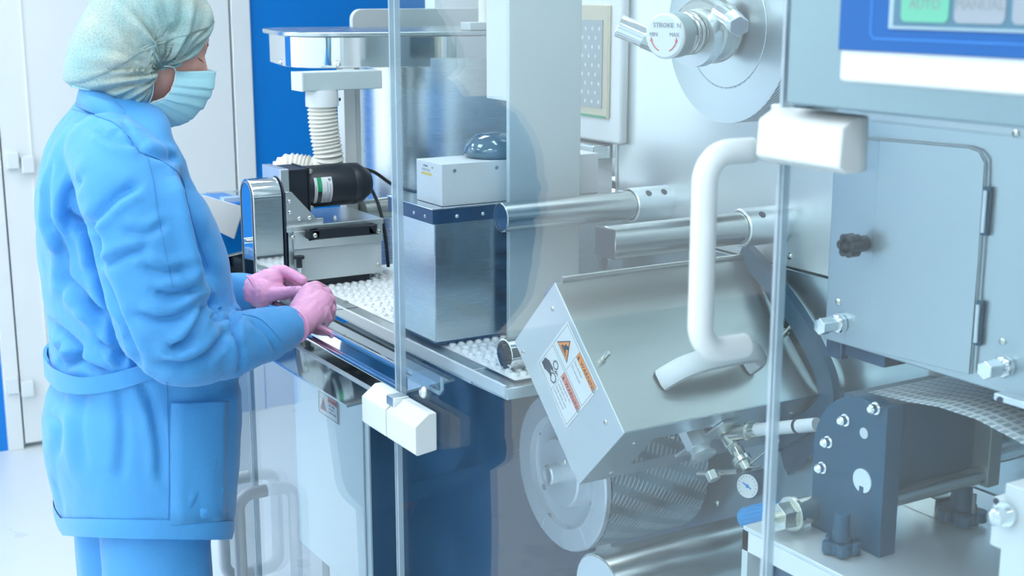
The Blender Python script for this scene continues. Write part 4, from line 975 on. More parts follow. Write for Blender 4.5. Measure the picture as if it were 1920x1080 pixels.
s = MB(); s.cyl((q.x, q.y-.10, PZ+.002), (q.x, q.y-.10, PZ+.006), .008, seg=16); s.cyl((q.x, q.y-.10, PZ+.006), (q.x, q.y-.10, PZ+.05), .003, seg=8); s.build('fitting_pin', 'inkg', t)
# printed foil web running over the block to the right
rows = []
for (px, py) in ((1700, 752), (1760, 762), (1830, 785), (1900, 822), (2000, 880)):
    p = onX(px, py, 1.30); rows.append([V((1.30, p.y, p.z)), V((1.38, p.y, p.z+.002)), V((1.47, p.y, p.z+.003)), V((1.56, p.y, p.z+.003))])
rows.insert(0, [V((x, bc_.y-.0, bc_.z+R_b+.004)) for x in (1.30, 1.38, 1.47, 1.56)]); rows = [rows[0]]+rows[1:]
uv = [(r[k].x, sum((rows[i+1][0]-rows[i][0]).length for i in range(ri))) for ri, r in enumerate(rows) for k in range(4)]
s = MB(); s.grid(rows, False, uvs=uv); o = s.build('foil_web', 'foilw'); so = o.modifiers.new('t', 'SOLIDIFY'); so.thickness = .0008
tag(o, 'printed grid foil web running from the bearing block under the sealing station', 'foil')
t = thing('web_guide_block', 'small pale block with dark hole above the foil web at the right edge', 'bracket', onX(1890, 750, 1.34))
a, b = onX(1868, 735, 1.29), onX(1935, 770, 1.29); MB().box((1.285, b.y, b.z), (1.34, a.y, a.z)).build('guide_block', 'disc', t, bevel=.002)
q = onX(1862+12, 750, 1.284); s = MB(); s.cyl(q, q-X1*.0005, .004, seg=12); s.build('guide_hole', 'ink', t)
# ------------------------------------------------------------------ CONTROL PANEL (near, top right)
PXH = .855
hy1 = onX(1476, 100, PXH).y; hz_ = onX(1480, 196, PXH).z
t = thing('control_panel', 'steel control panel with blue bezel touchscreen at the top right', 'control panel', (1.0, .6, hz_))
MB().box((PXH, -.1, hz_), (1.16, hy1, 2.15)).build('panel_casing', 'hmi', t, bevel=.003)
HXF = PXH-.012
a = onX(1571, 153, HXF); b = onX(1574, 93, HXF)
MB().box((HXF, .05, a.z), (PXH, a.y, 2.05)).build('screen_surround', 'white', t, bevel=.004)
MB().box((HXF-.003, .08, b.z), (HXF, a.y-.001, 2.0)).build('blue_bezel', 'blue2', t, bevel=.001)
c = onX(1632, 72, HXF-.003); s = MB(); s.tube([(HXF-.003, .1, c.z), (HXF-.003, c.y-.004, c.z), (HXF-.003, c.y, c.z+.004), (HXF-.003, c.y, 1.98)], .0009, 6); s.build('bezel_line', mat('bezel_line', (.05, .25, .68), .35), t)
d = onX(1667, 54, HXF-.003)
MB().box((HXF-.0045, .12, d.z), (HXF-.003, d.y, 1.95)).build('screen_frame', 'steeld', t, bevel=.0005)
MB().box((HXF-.0055, .13, d.z+.0025), (HXF-.0045, d.y-.006, 1.945)).build('touchscreen', 'scr', t)
bz_ = onX(1740, 42, HXF-.006).z
ys_ = [onX(px, 20, HXF-.006).y for px in (1690, 1779, 1790, 1886, 1899, 1990)]
for i, (nm, mt) in enumerate((('AUTO', 'btn_g'), ('MANUAL', 'btn_w'), ('SETUP', 'btn_w'))):
    y1_, y0_ = ys_[2*i], ys_[2*i+1]; s = MB(); hh = .050
    slab(s, (HXF-.0055, (y0_+y1_)/2, bz_+hh/2), Y1, Z1, (y1_-y0_)/2, hh/2, .005, V((-.001, 0, 0)))
    bt = s.build('screen_button', mt, t, label=['green lit button', 'grey lit button', 'grey lit button'][i])
    if i < 2:
        s = MB(); tz_ = onX(1735, 17, HXF-.0067).z; text_mesh(s, nm, (HXF-.0067, (y0_+y1_)/2, tz_), -Y1, Z1, .0115, .0001, align='CENTER'); s.build('button_lettering', 'inkg', bt)
# upper safety switch
a, b = onX(1450, 290, .88), onX(1612, 300, .88)
t = thing('safety_switch', 'white safety switch on the upper right of the big guard door under the control panel', 'safety switch', (.88, (a.y+b.y)/2, 1.52), 'white door safety switches')
uz0, uz1 = onX(1530, 322, .855).z, onX(1480, 204, .875).z
P = [V((x, 0, z)) for x, z in ((.89, uz1), (.875, uz1), (.857, uz1-.010), (.855, uz0+.006), (.865, uz0), (.89, uz0))]
MB().prism([p+Y1*b.y for p in P], Y1*(a.y-b.y-.002)).build('switch_body', 'wplastic', t, bevel=.003)
q = onX(1463, 215, .89); MB().box((.884, q.y-.006, q.z-.008), (.903, q.y+.008, q.z+.010)).build('edge_clip', 'alu', t, bevel=.002)
screw('switch_screw', onX(1465, 323, .89), (-1, 0, 0), .003, t, 'ink')
# right-hand guard panel
t = thing('guard_panel', 'clear acrylic guard panel right of the big door in front of the bearing block', 'guard panel', (GX, .5, .08))
MB().box((GX-.004, -.8, .08), (GX+.004, yr-.006, hz_-.01)).build('acrylic_panel', 'acr', t, smooth=False)
MB().box((GX-.0042, yr-.0055, .08), (GX+.0042, yr-.0035, hz_-.01)).build('acrylic_edge', 'edge', t, smooth=False)
# ------------------------------------------------------------------ PERSON
SY = 2.30                                            # sagittal plane of the body, facing +X
per = thing('person', 'person in light blue smock, hair cap and face mask reaching to the ledge', 'person', (.62, SY, 0))
BV = math.radians(15.5)                              # view direction against the body's side
def remesh_np(s, vox, smooth=4, fac=.5):
    """union of all shapes in MB s into one continuous mesh; returns verts, faces"""
    me = bpy.data.meshes.new('tmp'); bmesh.ops.recalc_face_normals(s.bm, faces=s.bm.faces); s.bm.to_mesh(me); s.bm.free()
    o = bpy.data.objects.new('tmp', me); C.objects.link(o)
    r = o.modifiers.new('r', 'REMESH'); r.mode = 'VOXEL'; r.voxel_size = vox
    if smooth: sm = o.modifiers.new('s', 'SMOOTH'); sm.factor = fac; sm.iterations = smooth
    dg = bpy.context.evaluated_depsgraph_get(); ev = o.evaluated_get(dg); m2 = bpy.data.meshes.new_from_object(ev)
    n = len(m2.vertices); co = np.empty(n*3); m2.vertices.foreach_get('co', co); nm = np.empty(n*3); m2.vertices.foreach_get('normal', nm)
    f = [tuple(p.vertices) for p in m2.polygons]
    bpy.data.objects.remove(o); bpy.data.meshes.remove(me); bpy.data.meshes.remove(m2)
    return co.reshape(-1, 3), nm.reshape(-1, 3), f
def from_np(name, co, f, m, parent, sharp=180):
    s = MB(); s.poly([V(c) for c in co], f); return s.build(name, m, parent, sharp=sharp)
# torso profile measured in the photo: (y, back x, front x)
SIL = [(178, 150, 268), (200, 138, 300), (222, 119, 312), (250, 98, 314), (280, 82, 327), (320, 70, 343), (360, 64, 362), (400, 62, 385), (440, 63, 402), (480, 66, 416), (520, 72, 424), (560, 78, 430), (600, 83, 436), (650, 88, 441), (700, 91, 443), (740, 84, 444), (790, 77, 445), (850, 80, 441), (900, 88, 436), (950, 97, 430), (985, 103, 424), (1002, 106, 420)]
BW = [(178, .075), (200, .10), (222, .14), (250, .170), (280, .190), (320, .198), (400, .195), (500, .19), (600, .185), (700, .18), (790, .195), (900, .21), (985, .22)]
def ring_params(y):
    xb, xf = interp(y, [(a, b) for a, b, c in SIL]), interp(y, [(a, c) for a, b, c in SIL])
    b = interp(y, BW); p0, p1 = onY(xb, y, SY), onY(xf, y, SY); z = (p0.z+p1.z)/2
    half = (p1.x-p0.x)/2*math.cos(BV*0+0)            # visible half width in the sagittal plane
    a = math.sqrt(max(.03**2, (half*math.cos(BV))**2-(b*math.sin(BV))**2))/math.cos(BV)
    return (p0.x+p1.x)/2, z, a, b
ZT = [(ring_params(y)[1],)+ring_params(y) for y in range(178, 1003, 4)]
ZT.sort()
def torso(phi, z, off=0):
    zs = [q[0] for q in ZT]; cx = np.interp(z, zs, [q[1] for q in ZT]); a = np.interp(z, zs, [q[3] for q in ZT]); b = np.interp(z, zs, [q[4] for q in ZT])
    n = 2.35; c, s_ = math.cos(phi), math.sin(phi)
    r = (abs(c)**n+abs(s_)**n)**(-1/n)
    return V((cx+(a+off)*r*c, SY+(b+off)*r*s_, z+(.075*max(0, -s_*r)-.032*c*r)*min(1, max(0, (1.06-z)/.28))))
zlo, zhi = ZT[0][0], ZT[-1][0]
s = MB(); rows = []
for z in np.linspace(zlo, zhi, 60): rows.append([torso(2*PI*k/56, z) for k in range(56)])
s.grid(rows, True); s.poly(rows[0], [tuple(range(56))]); s.poly(rows[-1], [tuple(range(56))[::-1]])
# shoulders
def PP(px, py, Y, rp): p = onY(px, py, Y); return (p, rpx(p, rp))
s.caps([PP(230, 262, 2.36, 62), PP(205, 282, 2.17, 72)]); s.caps([PP(165, 290, 2.205, 62), PP(140, 350, 2.20, 62), PP(132, 420, 2.22, 58)])
s.caps([PP(235, 262, 2.38, 56), PP(232, 282, 2.43, 52)])
# right sleeve (near the camera), smooth radius along a spline
RS = [(205, 288, 2.15, 80), (235, 335, 2.095, 95), (262, 400, 2.07, 99), (278, 470, 2.06, 97), (292, 545, 2.055, 92), (312, 615, 2.055, 88), (345, 652, 2.065, 76), (400, 652, 2.10, 64), (455, 640, 2.135, 57), (505, 624, 2.165, 49), (545, 609, 2.195, 37)]
LS_ = [(235, 285, 2.44, 56), (262, 345, 2.47, 62), (290, 430, 2.49, 58), (320, 500, 2.49, 50), (355, 540, 2.51, 44), (400, 550, 2.48, 38), (440, 548, 2.45, 35), (476, 546, 2.43, 33)]
def sleeve(tab, n=10):
    rows = [(onY(a, b, Y), rpx(onY(a, b, Y), r)) for a, b, Y, r in tab]
    sp = spline([(p.x, p.y, p.z) for p, r in rows], n); rr = spline([(r, 0, 0) for p, r in rows], n)
    return [V(p) for p in sp], [r[0] for r in rr]
RP, RR = sleeve(RS); LP_, LR = sleeve(LS_)
s.tube(RP, RR, 26); s.ell(RP[0], RR[0], RR[0], RR[0]); s.tube(LP_, LR, 24); s.ell(LP_[0], LR[0], LR[0], LR[0])
co, nm, f = remesh_np(s, .0058, 6)
# cloth folds
RPn = np.array(RP); LPn = np.array(LP_)
def fold(co, nm):
    out = co.copy()
    # nearest point on the sleeves
    for i in range(len(co)):
        p = co[i]; v = V(p); d = 0.0
        dr = np.linalg.norm(RPn-p, axis=1); k = int(dr.argmin()); u = k/(len(RP)-1)
        onr = dr[k] < RR[k]*1.22
        lowf = noise.noise(v*V((9, 9, 4)) if False else V((v.x*9, v.y*9, v.z*4)))*.006
        if onr and u > .06:
            ax = (RP[min(k+1, len(RP)-1)]-RP[max(k-1, 0)]).normalized(); rel = v-RP[k]; side = ax.cross(Y1); an = math.atan2(rel.dot(side), -rel.y)
            el = math.exp(-((u-.56)/.15)**2)          # elbow
            sh = math.exp(-((u-.14)/.14)**2)
            ridge = abs(noise.noise(V((u*15+an*.8, an*.9, 3.1))))
            ridge2 = abs(noise.noise(V((u*26-an*1.6, an*.7, 7.7))))
            inner = .5+.5*math.cos(an-1.2)
            d += (.006*(ridge-.25)*(.30+1.0*el+.5*sh)+.005*(ridge2-.2)*el*(.4+inner))
            if u > .70: d += .004*(abs(noise.noise(V((u*16, an*1.4, 1.0))))-.2)
        else:
            # torso: long diagonal folds at the back over the belt, drape below
            zz = v.z; w1 = math.exp(-((zz-1.12)/.10)**2); w2 = math.exp(-((zz-1.36)/.12)**2); w3 = math.exp(-((zz-.85)/.14)**2)
            q = V((v.x*14+v.z*9, v.y*8, v.z*5)); q2 = V((v.x*10-v.z*11, v.y*7, v.z*4+5)); q3 = V((v.x*16, v.y*12, v.z*2.2+9))
            d += .009*w1*(abs(noise.noise(q))-.22)+.007*w1*(abs(noise.noise(q2))-.22)+.005*w2*(abs(noise.noise(q2*1.2))-.2)+.006*w3*(abs(noise.noise(q3))-.2)
            d += lowf*.8
            d -= .006*math.exp(-((zz-1.035)/.018)**2)    # nipped in under the belt
        d += .0012*noise.noise(v*34)
        out[i] = p+nm[i]*d
    return out
co = fold(co, nm)
# measured cloth creases: (points in the photo, depth m, half width px); a valley with a ridge beside it
CRE = [
 ([(430,582),(436,612),(446,650),(452,690)], .012, 8), ([(388,568),(376,600),(352,640),(322,655)], .013, 10), ([(425,622),(392,664),(345,684),(300,682)], .009, 10),
 ([(470,600),(500,625),(520,660)], .005, 7), ([(455,590),(420,600),(395,596)], .009, 7), ([(372,540),(330,552),(290,548)], .008, 9), ([(378,560),(345,590),(300,600),(255,590)], .009, 10),
 ([(128,405),(170,432),(181,470),(184,505)], .016, 10), ([(165,425),(215,372),(256,348)], .008, 10), ([(275,466),(232,478),(196,500)], .008, 9), ([(186,510),(208,560),(238,630),(262,690)], .010, 9),
 ([(345,326),(362,400),(378,470),(392,520)], .018, 12), ([(330,300),(300,292),(268,284)], .006, 8), ([(310,420),(270,440),(230,430)], .005, 9), ([(360,500),(310,510),(270,500)], .006, 9),
 ([(86,600),(130,636),(150,662),(122,688)], .014, 9), ([(150,566),(198,590),(222,640),(232,676)], .014, 9), ([(186,640),(210,655),(232,676)], .010, 7), ([(118,640),(112,690)], .008, 7), ([(74,560),(92,620),(106,676)], .008, 8),
 ([(120,520),(160,560),(200,620)], .010, 10), ([(100,420),(120,480),(118,560)], .007, 9), ([(200,700),(170,688),(140,668)], .009, 8), ([(92,300),(86,360),(94,440)], .005, 10), ([(150,330),(128,380),(134,440)], .007, 10),
 ([(262,716),(285,760),(300,830),(304,900)], .006, 10), ([(90,780),(110,800),(104,860)], .006, 9), ([(160,720),(150,800),(160,880)], .003, 12), ([(220,715),(232,800),(226,900)], .004, 12), ([(100,900),(112,950),(110,990)], .006, 8), ([(380,930),(360,975)], .005, 9), ([(420,860),(405,920),(412,960)], .006, 8),
 ([(228,222),(244,252),(264,284)], .004, 5), ([(150,196),(190,214),(228,222)], .003, 6), ([(180,240),(220,262),(268,272)], .005, 9),
]
sY, cY, sP, cP = math.sin(YAW), math.cos(YAW), math.sin(PITCH), math.cos(PITCH)
rel = co-np.array(CAMP); fwd_ = rel @ np.array((sY*cP, cY*cP, -sP)); PXc = 960+F*(rel @ np.array((cY, -sY, 0)))/fwd_; PYc = 540-F*(rel @ np.array((sY*sP, cY*sP, cP)))/fwd_
wn = np.clip((-nm[:, 1]+.15)/.4, 0, 1)
for pts, dep, wd_ in CRE:
    P_ = np.array(spline([(a, b, 0) for a, b in pts], 10))[:, :2]; seg = P_[1:]-P_[:-1]
    best = np.full(len(co), 1e9); sg = np.zeros(len(co)); uu = np.zeros(len(co))
    for i in range(len(seg)):
        L2 = (seg[i]**2).sum()+1e-9; dx = PXc-P_[i, 0]; dy = PYc-P_[i, 1]; tt = np.clip((dx*seg[i, 0]+dy*seg[i, 1])/L2, 0, 1)
        ex = dx-tt*seg[i, 0]; ey = dy-tt*seg[i, 1]; dd = np.hypot(ex, ey); m_ = dd < best
        best[m_] = dd[m_]; sg[m_] = np.sign(seg[i, 0]*dy-seg[i, 1]*dx)[m_]; uu[m_] = ((i+tt)/len(seg))[m_]
    tp = np.clip(np.minimum(uu, 1-uu)*5+.25, 0, 1); sd = best*sg; dep = dep*1.5
    co = co+nm*((-dep*np.exp(-(sd/(.8*wd_))**2)+dep*.55*np.exp(-((sd-1.9*wd_)/(1.1*wd_))**2)+dep*.15*np.exp(-((sd+2.2*wd_)/(1.5*wd_))**2))*tp*wn)[:, None]
smo = from_np('smock', co, f, 'smock', per)
# sleeve cuffs end cleanly
def ring_band(P, R, k0, k1, off, name, m, thick=.0):
    s = MB(); s.tube(P[k0:k1], [r+off for r in R[k0:k1]], 30); return s.build(name, m, smo)
# belt: strip round the back at the waist
def zat(px, py): return onY(px, py, SY-.1).z
def dens(rows, n=5):
    cols = list(zip(*rows)); cols = [[V(p) for p in spline([tuple(q) for q in c], n)] for c in cols]; return [list(r) for r in zip(*cols)]
# pocket on the right front
def tphi(px, py, off=.004):
    """point on the near side of the torso under a pixel"""
    best = None
    z = onY(px, py, SY-.15).z
    for it in range(3):
        for phi in np.linspace(-PI, 0, 140):
            p = torso(phi, z, off); d_ = p-CAMP; c = d_.dot(V((math.sin(YAW)*math.cos(PITCH), math.cos(YAW)*math.cos(PITCH), -math.sin(PITCH))))
            x_ = 960+F*d_.dot(V((math.cos(YAW), -math.sin(YAW), 0)))/c
            if best is None or abs(x_-px) < best[0]: best = (abs(x_-px), phi, z)
        p = torso(best[1], best[2], off); z = CAMP.z+ray(px, py).z*(p.y/ray(px, py).y); best = None if it < 2 else best
    return torso(best[1], z, off)
rows = []
for (ua, va, ub, vb) in ((97, 688, 96, 722), (110, 696, 112, 736), (140, 706, 144, 741), (175, 706, 180, 738), (210, 700, 218, 731), (245, 690, 252, 722), (275, 681, 282, 711), (300, 676, 306, 704)):
    rows.append([tphi(ub, vb, .002), tphi(ub, vb, .008), tphi(ua, va, .009), tphi(ua, va, .002)])
# carried on around the back and far side
pb, pt_ = rows[0][1], rows[0][2]
for k, phi in enumerate((172, 160, 145, 125, 100)):
    phi = math.radians(phi); zb_, zt_ = pb.z-.002*k, pt_.z+.002*k
    rows.insert(0, [torso(phi, zb_, .002), torso(phi, zb_, .008), torso(phi, zt_, .008), torso(phi, zt_, .002)])
s = MB(); s.grid([r+[r[0]] for r in dens(rows)], False); s.build('belt', 'smock', smo, weld=True, label='sewn waist belt')
# hem band
rows = []
for k in range(61):
    phi = 2*PI*k/60; rows.append([torso(phi, zlo-.004, -.002), torso(phi, zlo-.004, .0035), torso(phi, zlo+.014, .0045), torso(phi, zlo+.028, .002)])
s = MB(); s.grid(rows, False); s.build('hem', 'smock', smo, weld=True)
# collar
TOPE = [(150, 164, 2.30), (178, 168, 2.262), (212, 182, 2.242), (246, 206, 2.236), (276, 240, 2.245), (296, 268, 2.262), (312, 290, 2.285)]
BOTE = [(146, 200, 2.30), (168, 210, 2.225), (214, 228, 2.180), (250, 256, 2.175), (280, 290, 2.195), (300, 312, 2.235), (318, 330, 2.280)]
rows = []
for (a1, a2, aY), (b1, b2, bY) in zip(TOPE, BOTE):
    p, q = onY(a1, a2, aY), onY(b1, b2, bY); m_ = (p+q)/2+V((.0, -.006, .006)); rows.append([q, m_, p, p+V((.003, .004, -.008))])
far = [[V((p.x+(SY-p.y)*.16, SY+(SY-p.y)*.75, p.z)) for p in r] for r in rows[1:]]
rows = [list(r) for r in zip(*[[V(q) for q in spline([tuple(p) for p in c], 6)] for c in zip(*(far[::-1]+rows))])]
s = MB(); s.grid(rows, False); o = s.build('collar', 'smock', smo); so = o.modifiers.new('t', 'SOLIDIFY'); so.thickness = .004; so.offset = 0
q = [onY(*p) for p in ((300, 255, 2.27), (324, 260, 2.27), (320, 277, 2.27), (336, 300, 2.27), (330, 316, 2.27), (304, 318, 2.27))]
s = MB(); s.prism(q, V((0, .02, 0))); s.build('collar_flap', 'smock', smo, bevel=.003)
# sewn seams laid on the cloth surface
from mathutils.bvhtree import BVHTree
bvh = BVHTree.FromPolygons([V(c) for c in co], f)
def surf(px, py, off=.0006):
    d_ = ray(px, py).normalized(); h = bvh.ray_cast(CAMP, d_)
    return (h[0]+h[1]*off) if h[0] is not None else None
rows = []
for k, py in enumerate((755, 758, 800, 850, 900, 950, 985)):
    rows.append([surf(px, py-(px-318)*(.02 if py < 800 else .03 if py < 960 else .10), .0045 if k == 0 else .006 if k == 1 else .003) for px in (319, 345, 370, 395, 412, 424)])
if all(q is not None for r in rows for q in r):
    s = MB(); s.grid(rows, False); o = s.build('pocket', 'smock', smo); so = o.modifiers.new('t', 'SOLIDIFY'); so.thickness = .0015; so.offset = 0
for pts in ([(136, 205), (180, 218), (222, 236), (262, 286)], [(276, 292), (288, 340), (296, 400), (310, 470), (324, 540)], [(262, 286), (300, 300), (338, 330), (352, 380), (368, 440), (390, 500)], [(312, 716), (315, 790), (317, 870), (316, 950), (313, 1000)], [(110, 985), (180, 998), (250, 1003), (320, 1002), (380, 990), (420, 972)], [(455, 590), (490, 600), (528, 640)]):
    P_ = [surf(a_, b_) for a_, b_, _ in spline([(x, y, 0) for x, y in pts], 8)]; P_ = [p for p in P_ if p is not None]
    if len(P_) > 3: s = MB(); s.tube(P_, .0007, 6); s.build('stitched_seam', 'seam', smo)
# trousers
s = MB()
for Y in (2.205, 2.40):
    s.caps([(V((.60, Y, .80)), .095), (V((.60, Y, .60)), .092), (V((.60, Y, .35)), .085), (V((.60, Y, .14)), .082)], seg=20)
s.caps([(V((.61, 2.24, .90)), .12), (V((.61, 2.36, .90)), .12)])
co, nm, f = remesh_np(s, .012, 6)
for i in range(len(co)): v = V(co[i]); co[i] += nm[i]*(.010*(abs(noise.noise(V((v.x*12, v.y*12, v.z*4))))-.2))
from_np('trousers', co, f, 'smock', per)
for Y in (2.205, 2.40):
    s = MB(); s.ell((.66, Y, .035), .14, .05, .045); s.box((.53, Y-.045, .0), (.80, Y+.045, .012)); s.ell((.58, Y, .07), .07, .045, .06); s.build('shoe', 'shoe', per)
# ---- head
H = onY(283, 92, SY); tilt = math.radians(24)
fw = V((math.cos(tilt), 0, -math.sin(tilt))); hu = V((math.sin(tilt), 0, math.cos(tilt)))
RM = Matrix((fw, Y1, hu)).transposed()
def hp_(f_, l_, u_): return H+fw*f_+Y1*l_+hu*u_
def hs(px, py, l_=0): p = onY(px, py, SY); return V((p.x, SY+l_, p.z))
s = MB()
s.ell(hp_(-.008, 0, .030), .096, .074, .088, RM); s.ell(hp_(.030, 0, -.020), .066, .062, .085, RM); s.ell(hp_(.040, 0, -.070), .045, .045, .045, RM)
for sg in (-1, 1):
    s.ell(hp_(.060, sg*.030, -.030), .024, .026, .024, RM)           # cheekbones
    s.ell(hp_(.062, sg*.030, .015), .013, .016, .011, RM)            # lids over the eyes
    s.ell(hp_(.062, sg*.026, .038), .017, .026, .010, RM)            # brow
    s.ell(hp_(-.016, sg*.068, -.012), .018, .007, .028, RM)          # ears
s.ell(hp_(.054, 0, .054), .024, .045, .035, RM)
s.caps([(hp_(.074, 0, .032), .008), (hp_(.084, 0, .018), .009), (hp_(.092, 0, .002), .012)]); 
for sg in (-1, 1): s.ell(hp_(.086, sg*.011, -.004), .012, .008, .009, RM)
s.ell(hp_(.084, 0, -.060), .012, .024, .010, RM); s.ell(hp_(.062, 0, -.080), .018, .022, .016, RM)
s.caps([(hp_(-.02, 0, -.05), .055), (V((.615, SY, 1.49)), .047), (V((.605, SY, 1.40)), .06)])
# trunk, arms and legs inside the clothes
s.caps([(V((.60, 2.17, 1.38)), .06), (V((.60, 2.43, 1.38)), .06)]); s.caps([(V((.59, SY, 1.40)), .10), (V((.60, SY, 1.2)), .115), (V((.61, SY, 1.0)), .11), (V((.62, SY, .88)), .12)])
for Y in (2.205, 2.40): s.caps([(V((.62, Y, .88)), .085), (V((.62, Y, .5)), .055), (V((.60, Y, .10)), .04)])
s.caps([(RP[6], .045), (RP[30], .044), (RP[52], .040), (RP[60], .036), (RP[72], .028), (RP[84], .026), (RP[-1], .024)])
s.caps([(LP_[4], .042), (LP_[24], .038), (LP_[40], .032), (LP_[-1], .024)])
# hands: chains shared by the gloves and (thinner) by the body inside them
def hpt(px, py, Y, r): p = onY(px, py, Y); return (p, rpx(p, r))
RH = [
 [hpt(550, 609, 2.195, 33), hpt(562, 603, 2.205, 32), hpt(580, 585, 2.22, 33), hpt(594, 572, 2.235, 31)],
 [hpt(566, 588, 2.215, 28), hpt(580, 558, 2.245, 24), hpt(592, 548, 2.26, 17)],
 [hpt(580, 590, 2.215, 28), hpt(598, 585, 2.215, 22)],
 [hpt(594, 548, 2.255, 12.5), hpt(611, 549, 2.262, 11.5), hpt(620, 562, 2.285, 10.5), hpt(612, 580, 2.305, 9.5), hpt(600, 588, 2.31, 8.5)],
 [hpt(600, 556, 2.24, 13), hpt(619, 562, 2.245, 11.5), hpt(622, 580, 2.275, 10.5), hpt(610, 594, 2.29, 9.5)],
 [hpt(602, 572, 2.225, 13), hpt(620, 579, 2.228, 11.5), hpt(619, 595, 2.26, 10), hpt(606, 604, 2.275, 9)],
 [hpt(598, 588, 2.212, 12), hpt(614, 595, 2.212, 10.5), hpt(610, 606, 2.24, 9.5), hpt(598, 608, 2.255, 8.5)],
 [hpt(566, 560, 2.255, 15), hpt(578, 541, 2.28, 12.5), hpt(592, 536, 2.305, 10.5), hpt(606, 541, 2.325, 9)],
]
LH = [
 [hpt(474, 546, 2.425, 30), hpt(490, 540, 2.425, 30), hpt(505, 530, 2.42, 27), hpt(515, 519, 2.42, 19)],
 [hpt(492, 548, 2.41, 28), hpt(515, 545, 2.405, 19), hpt(530, 550, 2.395, 14)],
 [hpt(516, 509, 2.42, 12), hpt(532, 508, 2.41, 11), hpt(552, 517, 2.395, 10.5), hpt(568, 527, 2.38, 10)],
 [hpt(516, 512, 2.44, 12), hpt(535, 517, 2.44, 11), hpt(554, 530, 2.42, 10), hpt(566, 540, 2.40, 9)],
 [hpt(512, 520, 2.455, 12), hpt(532, 528, 2.46, 10.5), hpt(550, 544, 2.44, 10), hpt(556, 552, 2.42, 9)],
 [hpt(508, 528, 2.465, 11), hpt(525, 540, 2.475, 10), hpt(540, 552, 2.46, 9), hpt(548, 558, 2.45, 8)],
 [hpt(505, 552, 2.395, 17), hpt(528, 549, 2.37, 13), hpt(548, 546, 2.35, 11), hpt(562, 545, 2.34, 10)],
]
for ch in RH+LH: s.caps([(p, r*.82) for p, r in ch], seg=10)
co, nm, f = remesh_np(s, .0042, 3)
from_np('body', co, f, 'skin', per)
for nm_, hh, cuffP in (('glove', RH, (548, 610, 2.195)), ('glove', LH, (474, 547, 2.425))):
    s = MB()
    for k_, ch in enumerate(hh): s.caps([(p_, r_*(.90 if k_ > 2 else 1)) for p_, r_ in ch], seg=16)
    co, nr_, f = remesh_np(s, .0018, 5)
    for i in range(len(co)):
        v = V(co[i]); co[i] += nr_[i]*(.0011*(abs(noise.noise(V((v.x*70, v.y*70, v.z*40)))))+.0006*noise.noise(v*160))
    g_ = from_np('glove', co, f, 'glove', per)
    p, r = hh[0][0]; d_ = (hh[0][1][0]-p).normalized()
    MB().tube([p-d_*.004, p, p+d_*.003], [r*1.03+.001, r*1.07+.001, r*1.02], 28).build('glove_cuff', 'glove', g_)
    if hh is RH:
        pts = [p+d_*.006+V(x) for x in ()]
# eyebrow, lashes
s = MB(); s.tube(spline([hp_(.064, -.045, .034), hp_(.075, -.034, .041), hp_(.081, -.018, .039)], 6), [.0015+.0018*math.sin(PI*i/12) for i in range(13)], 8); s.tube(spline([hp_(.064, .045, .034), hp_(.075, .034, .041), hp_(.081, .018, .039)], 6), .0025, 8); s.build('eyebrow', 'hair', per)
s = MB()
for sg in (-1, 1):
    s.tube(spline([hp_(.056, sg*.047, .017), hp_(.068, sg*.039, .014), hp_(.075, sg*.030, .015), hp_(.075, sg*.020, .018)], 6), .0024, 6)
    for k in range(9):
        l = .043-.003*k; b = hp_(.064+.010*math.sin(PI*k/9), sg*(l+.003), .014); s.tube([b, b+fw*.007-hu*.004+Y1*sg*.002], [.0006, .0002], 5)
s.build('eyelashes', 'lash', per)
# hair under the cap
s = MB(); s.ell(hp_(-.018, 0, .028), .090, .080, .086, RM); s.ell(hp_(-.055, 0, .0), .05, .055, .06, RM); s.build('hair', 'hair', per)
# face mask
EDG = [(326, 131), (322, 148), (315, 166), (302, 180), (283, 187), (272, 196)]
FRT = [(399, 131), (395, 152), (388, 174), (372, 201), (346, 226), (311, 238)]
LAT = [.066, .070, .072, .072, .070, .064]
rows = []; n = 40
for i in range(n+1):
    v_ = i/n*5; i0 = min(4, int(v_)); fr = v_-i0
    e = [EDG[i0][k]*(1-fr)+EDG[i0+1][k]*fr for k in (0, 1)]; fq = [FRT[i0][k]*(1-fr)+FRT[i0+1][k]*fr for k in (0, 1)]; la = LAT[i0]*(1-fr)+LAT[i0+1]*fr
    E_ = hs(e[0]-18, e[1]-1); Fp = hs(fq[0]-2, fq[1]); pl_ = .0022*(((v_*1.3) % 1)) if .8 < v_ < 4.6 else 0
    row = []
    for k in range(41):
        t_ = -1+2*k/40; w_ = 1-abs(t_)**2.6; p = E_.lerp(Fp, w_); row.append(V((p.x, SY+la*math.copysign(abs(t_)**.62, t_), p.z))+fw*(pl_*w_)+Y1*math.copysign(pl_, t_)*.8+V((0, 0, noise.noise(V((t_*5, v_, 0)))*.0012)))
    rows.append(row)
s = MB(); s.grid(rows, False); o = s.build('face_mask', 'maskm', per, sharp=50); so = o.modifiers.new('t', 'SOLIDIFY'); so.thickness = .0012; so.offset = 1
s = MB(); s.tube([r[0] for r in rows], .0016, 8); s.tube([r[40] for r in rows], .0016, 8); s.tube(rows[1], .0011, 6); s.tube(rows[4], .0007, 6)
k0 = [V(rows[1][0]), hs(300, 122, -.073), hs(282, 120, -.078)]
s.tube(spline([tuple(q) for q in k0], 6), .0012, 8); s.tube(spline([tuple(rows[-2][0]), tuple(hs(262, 172, -.073)), tuple(hs(262, 150, -.079))], 6), .0012, 8)
s.build('mask_binding', 'maskw', o)
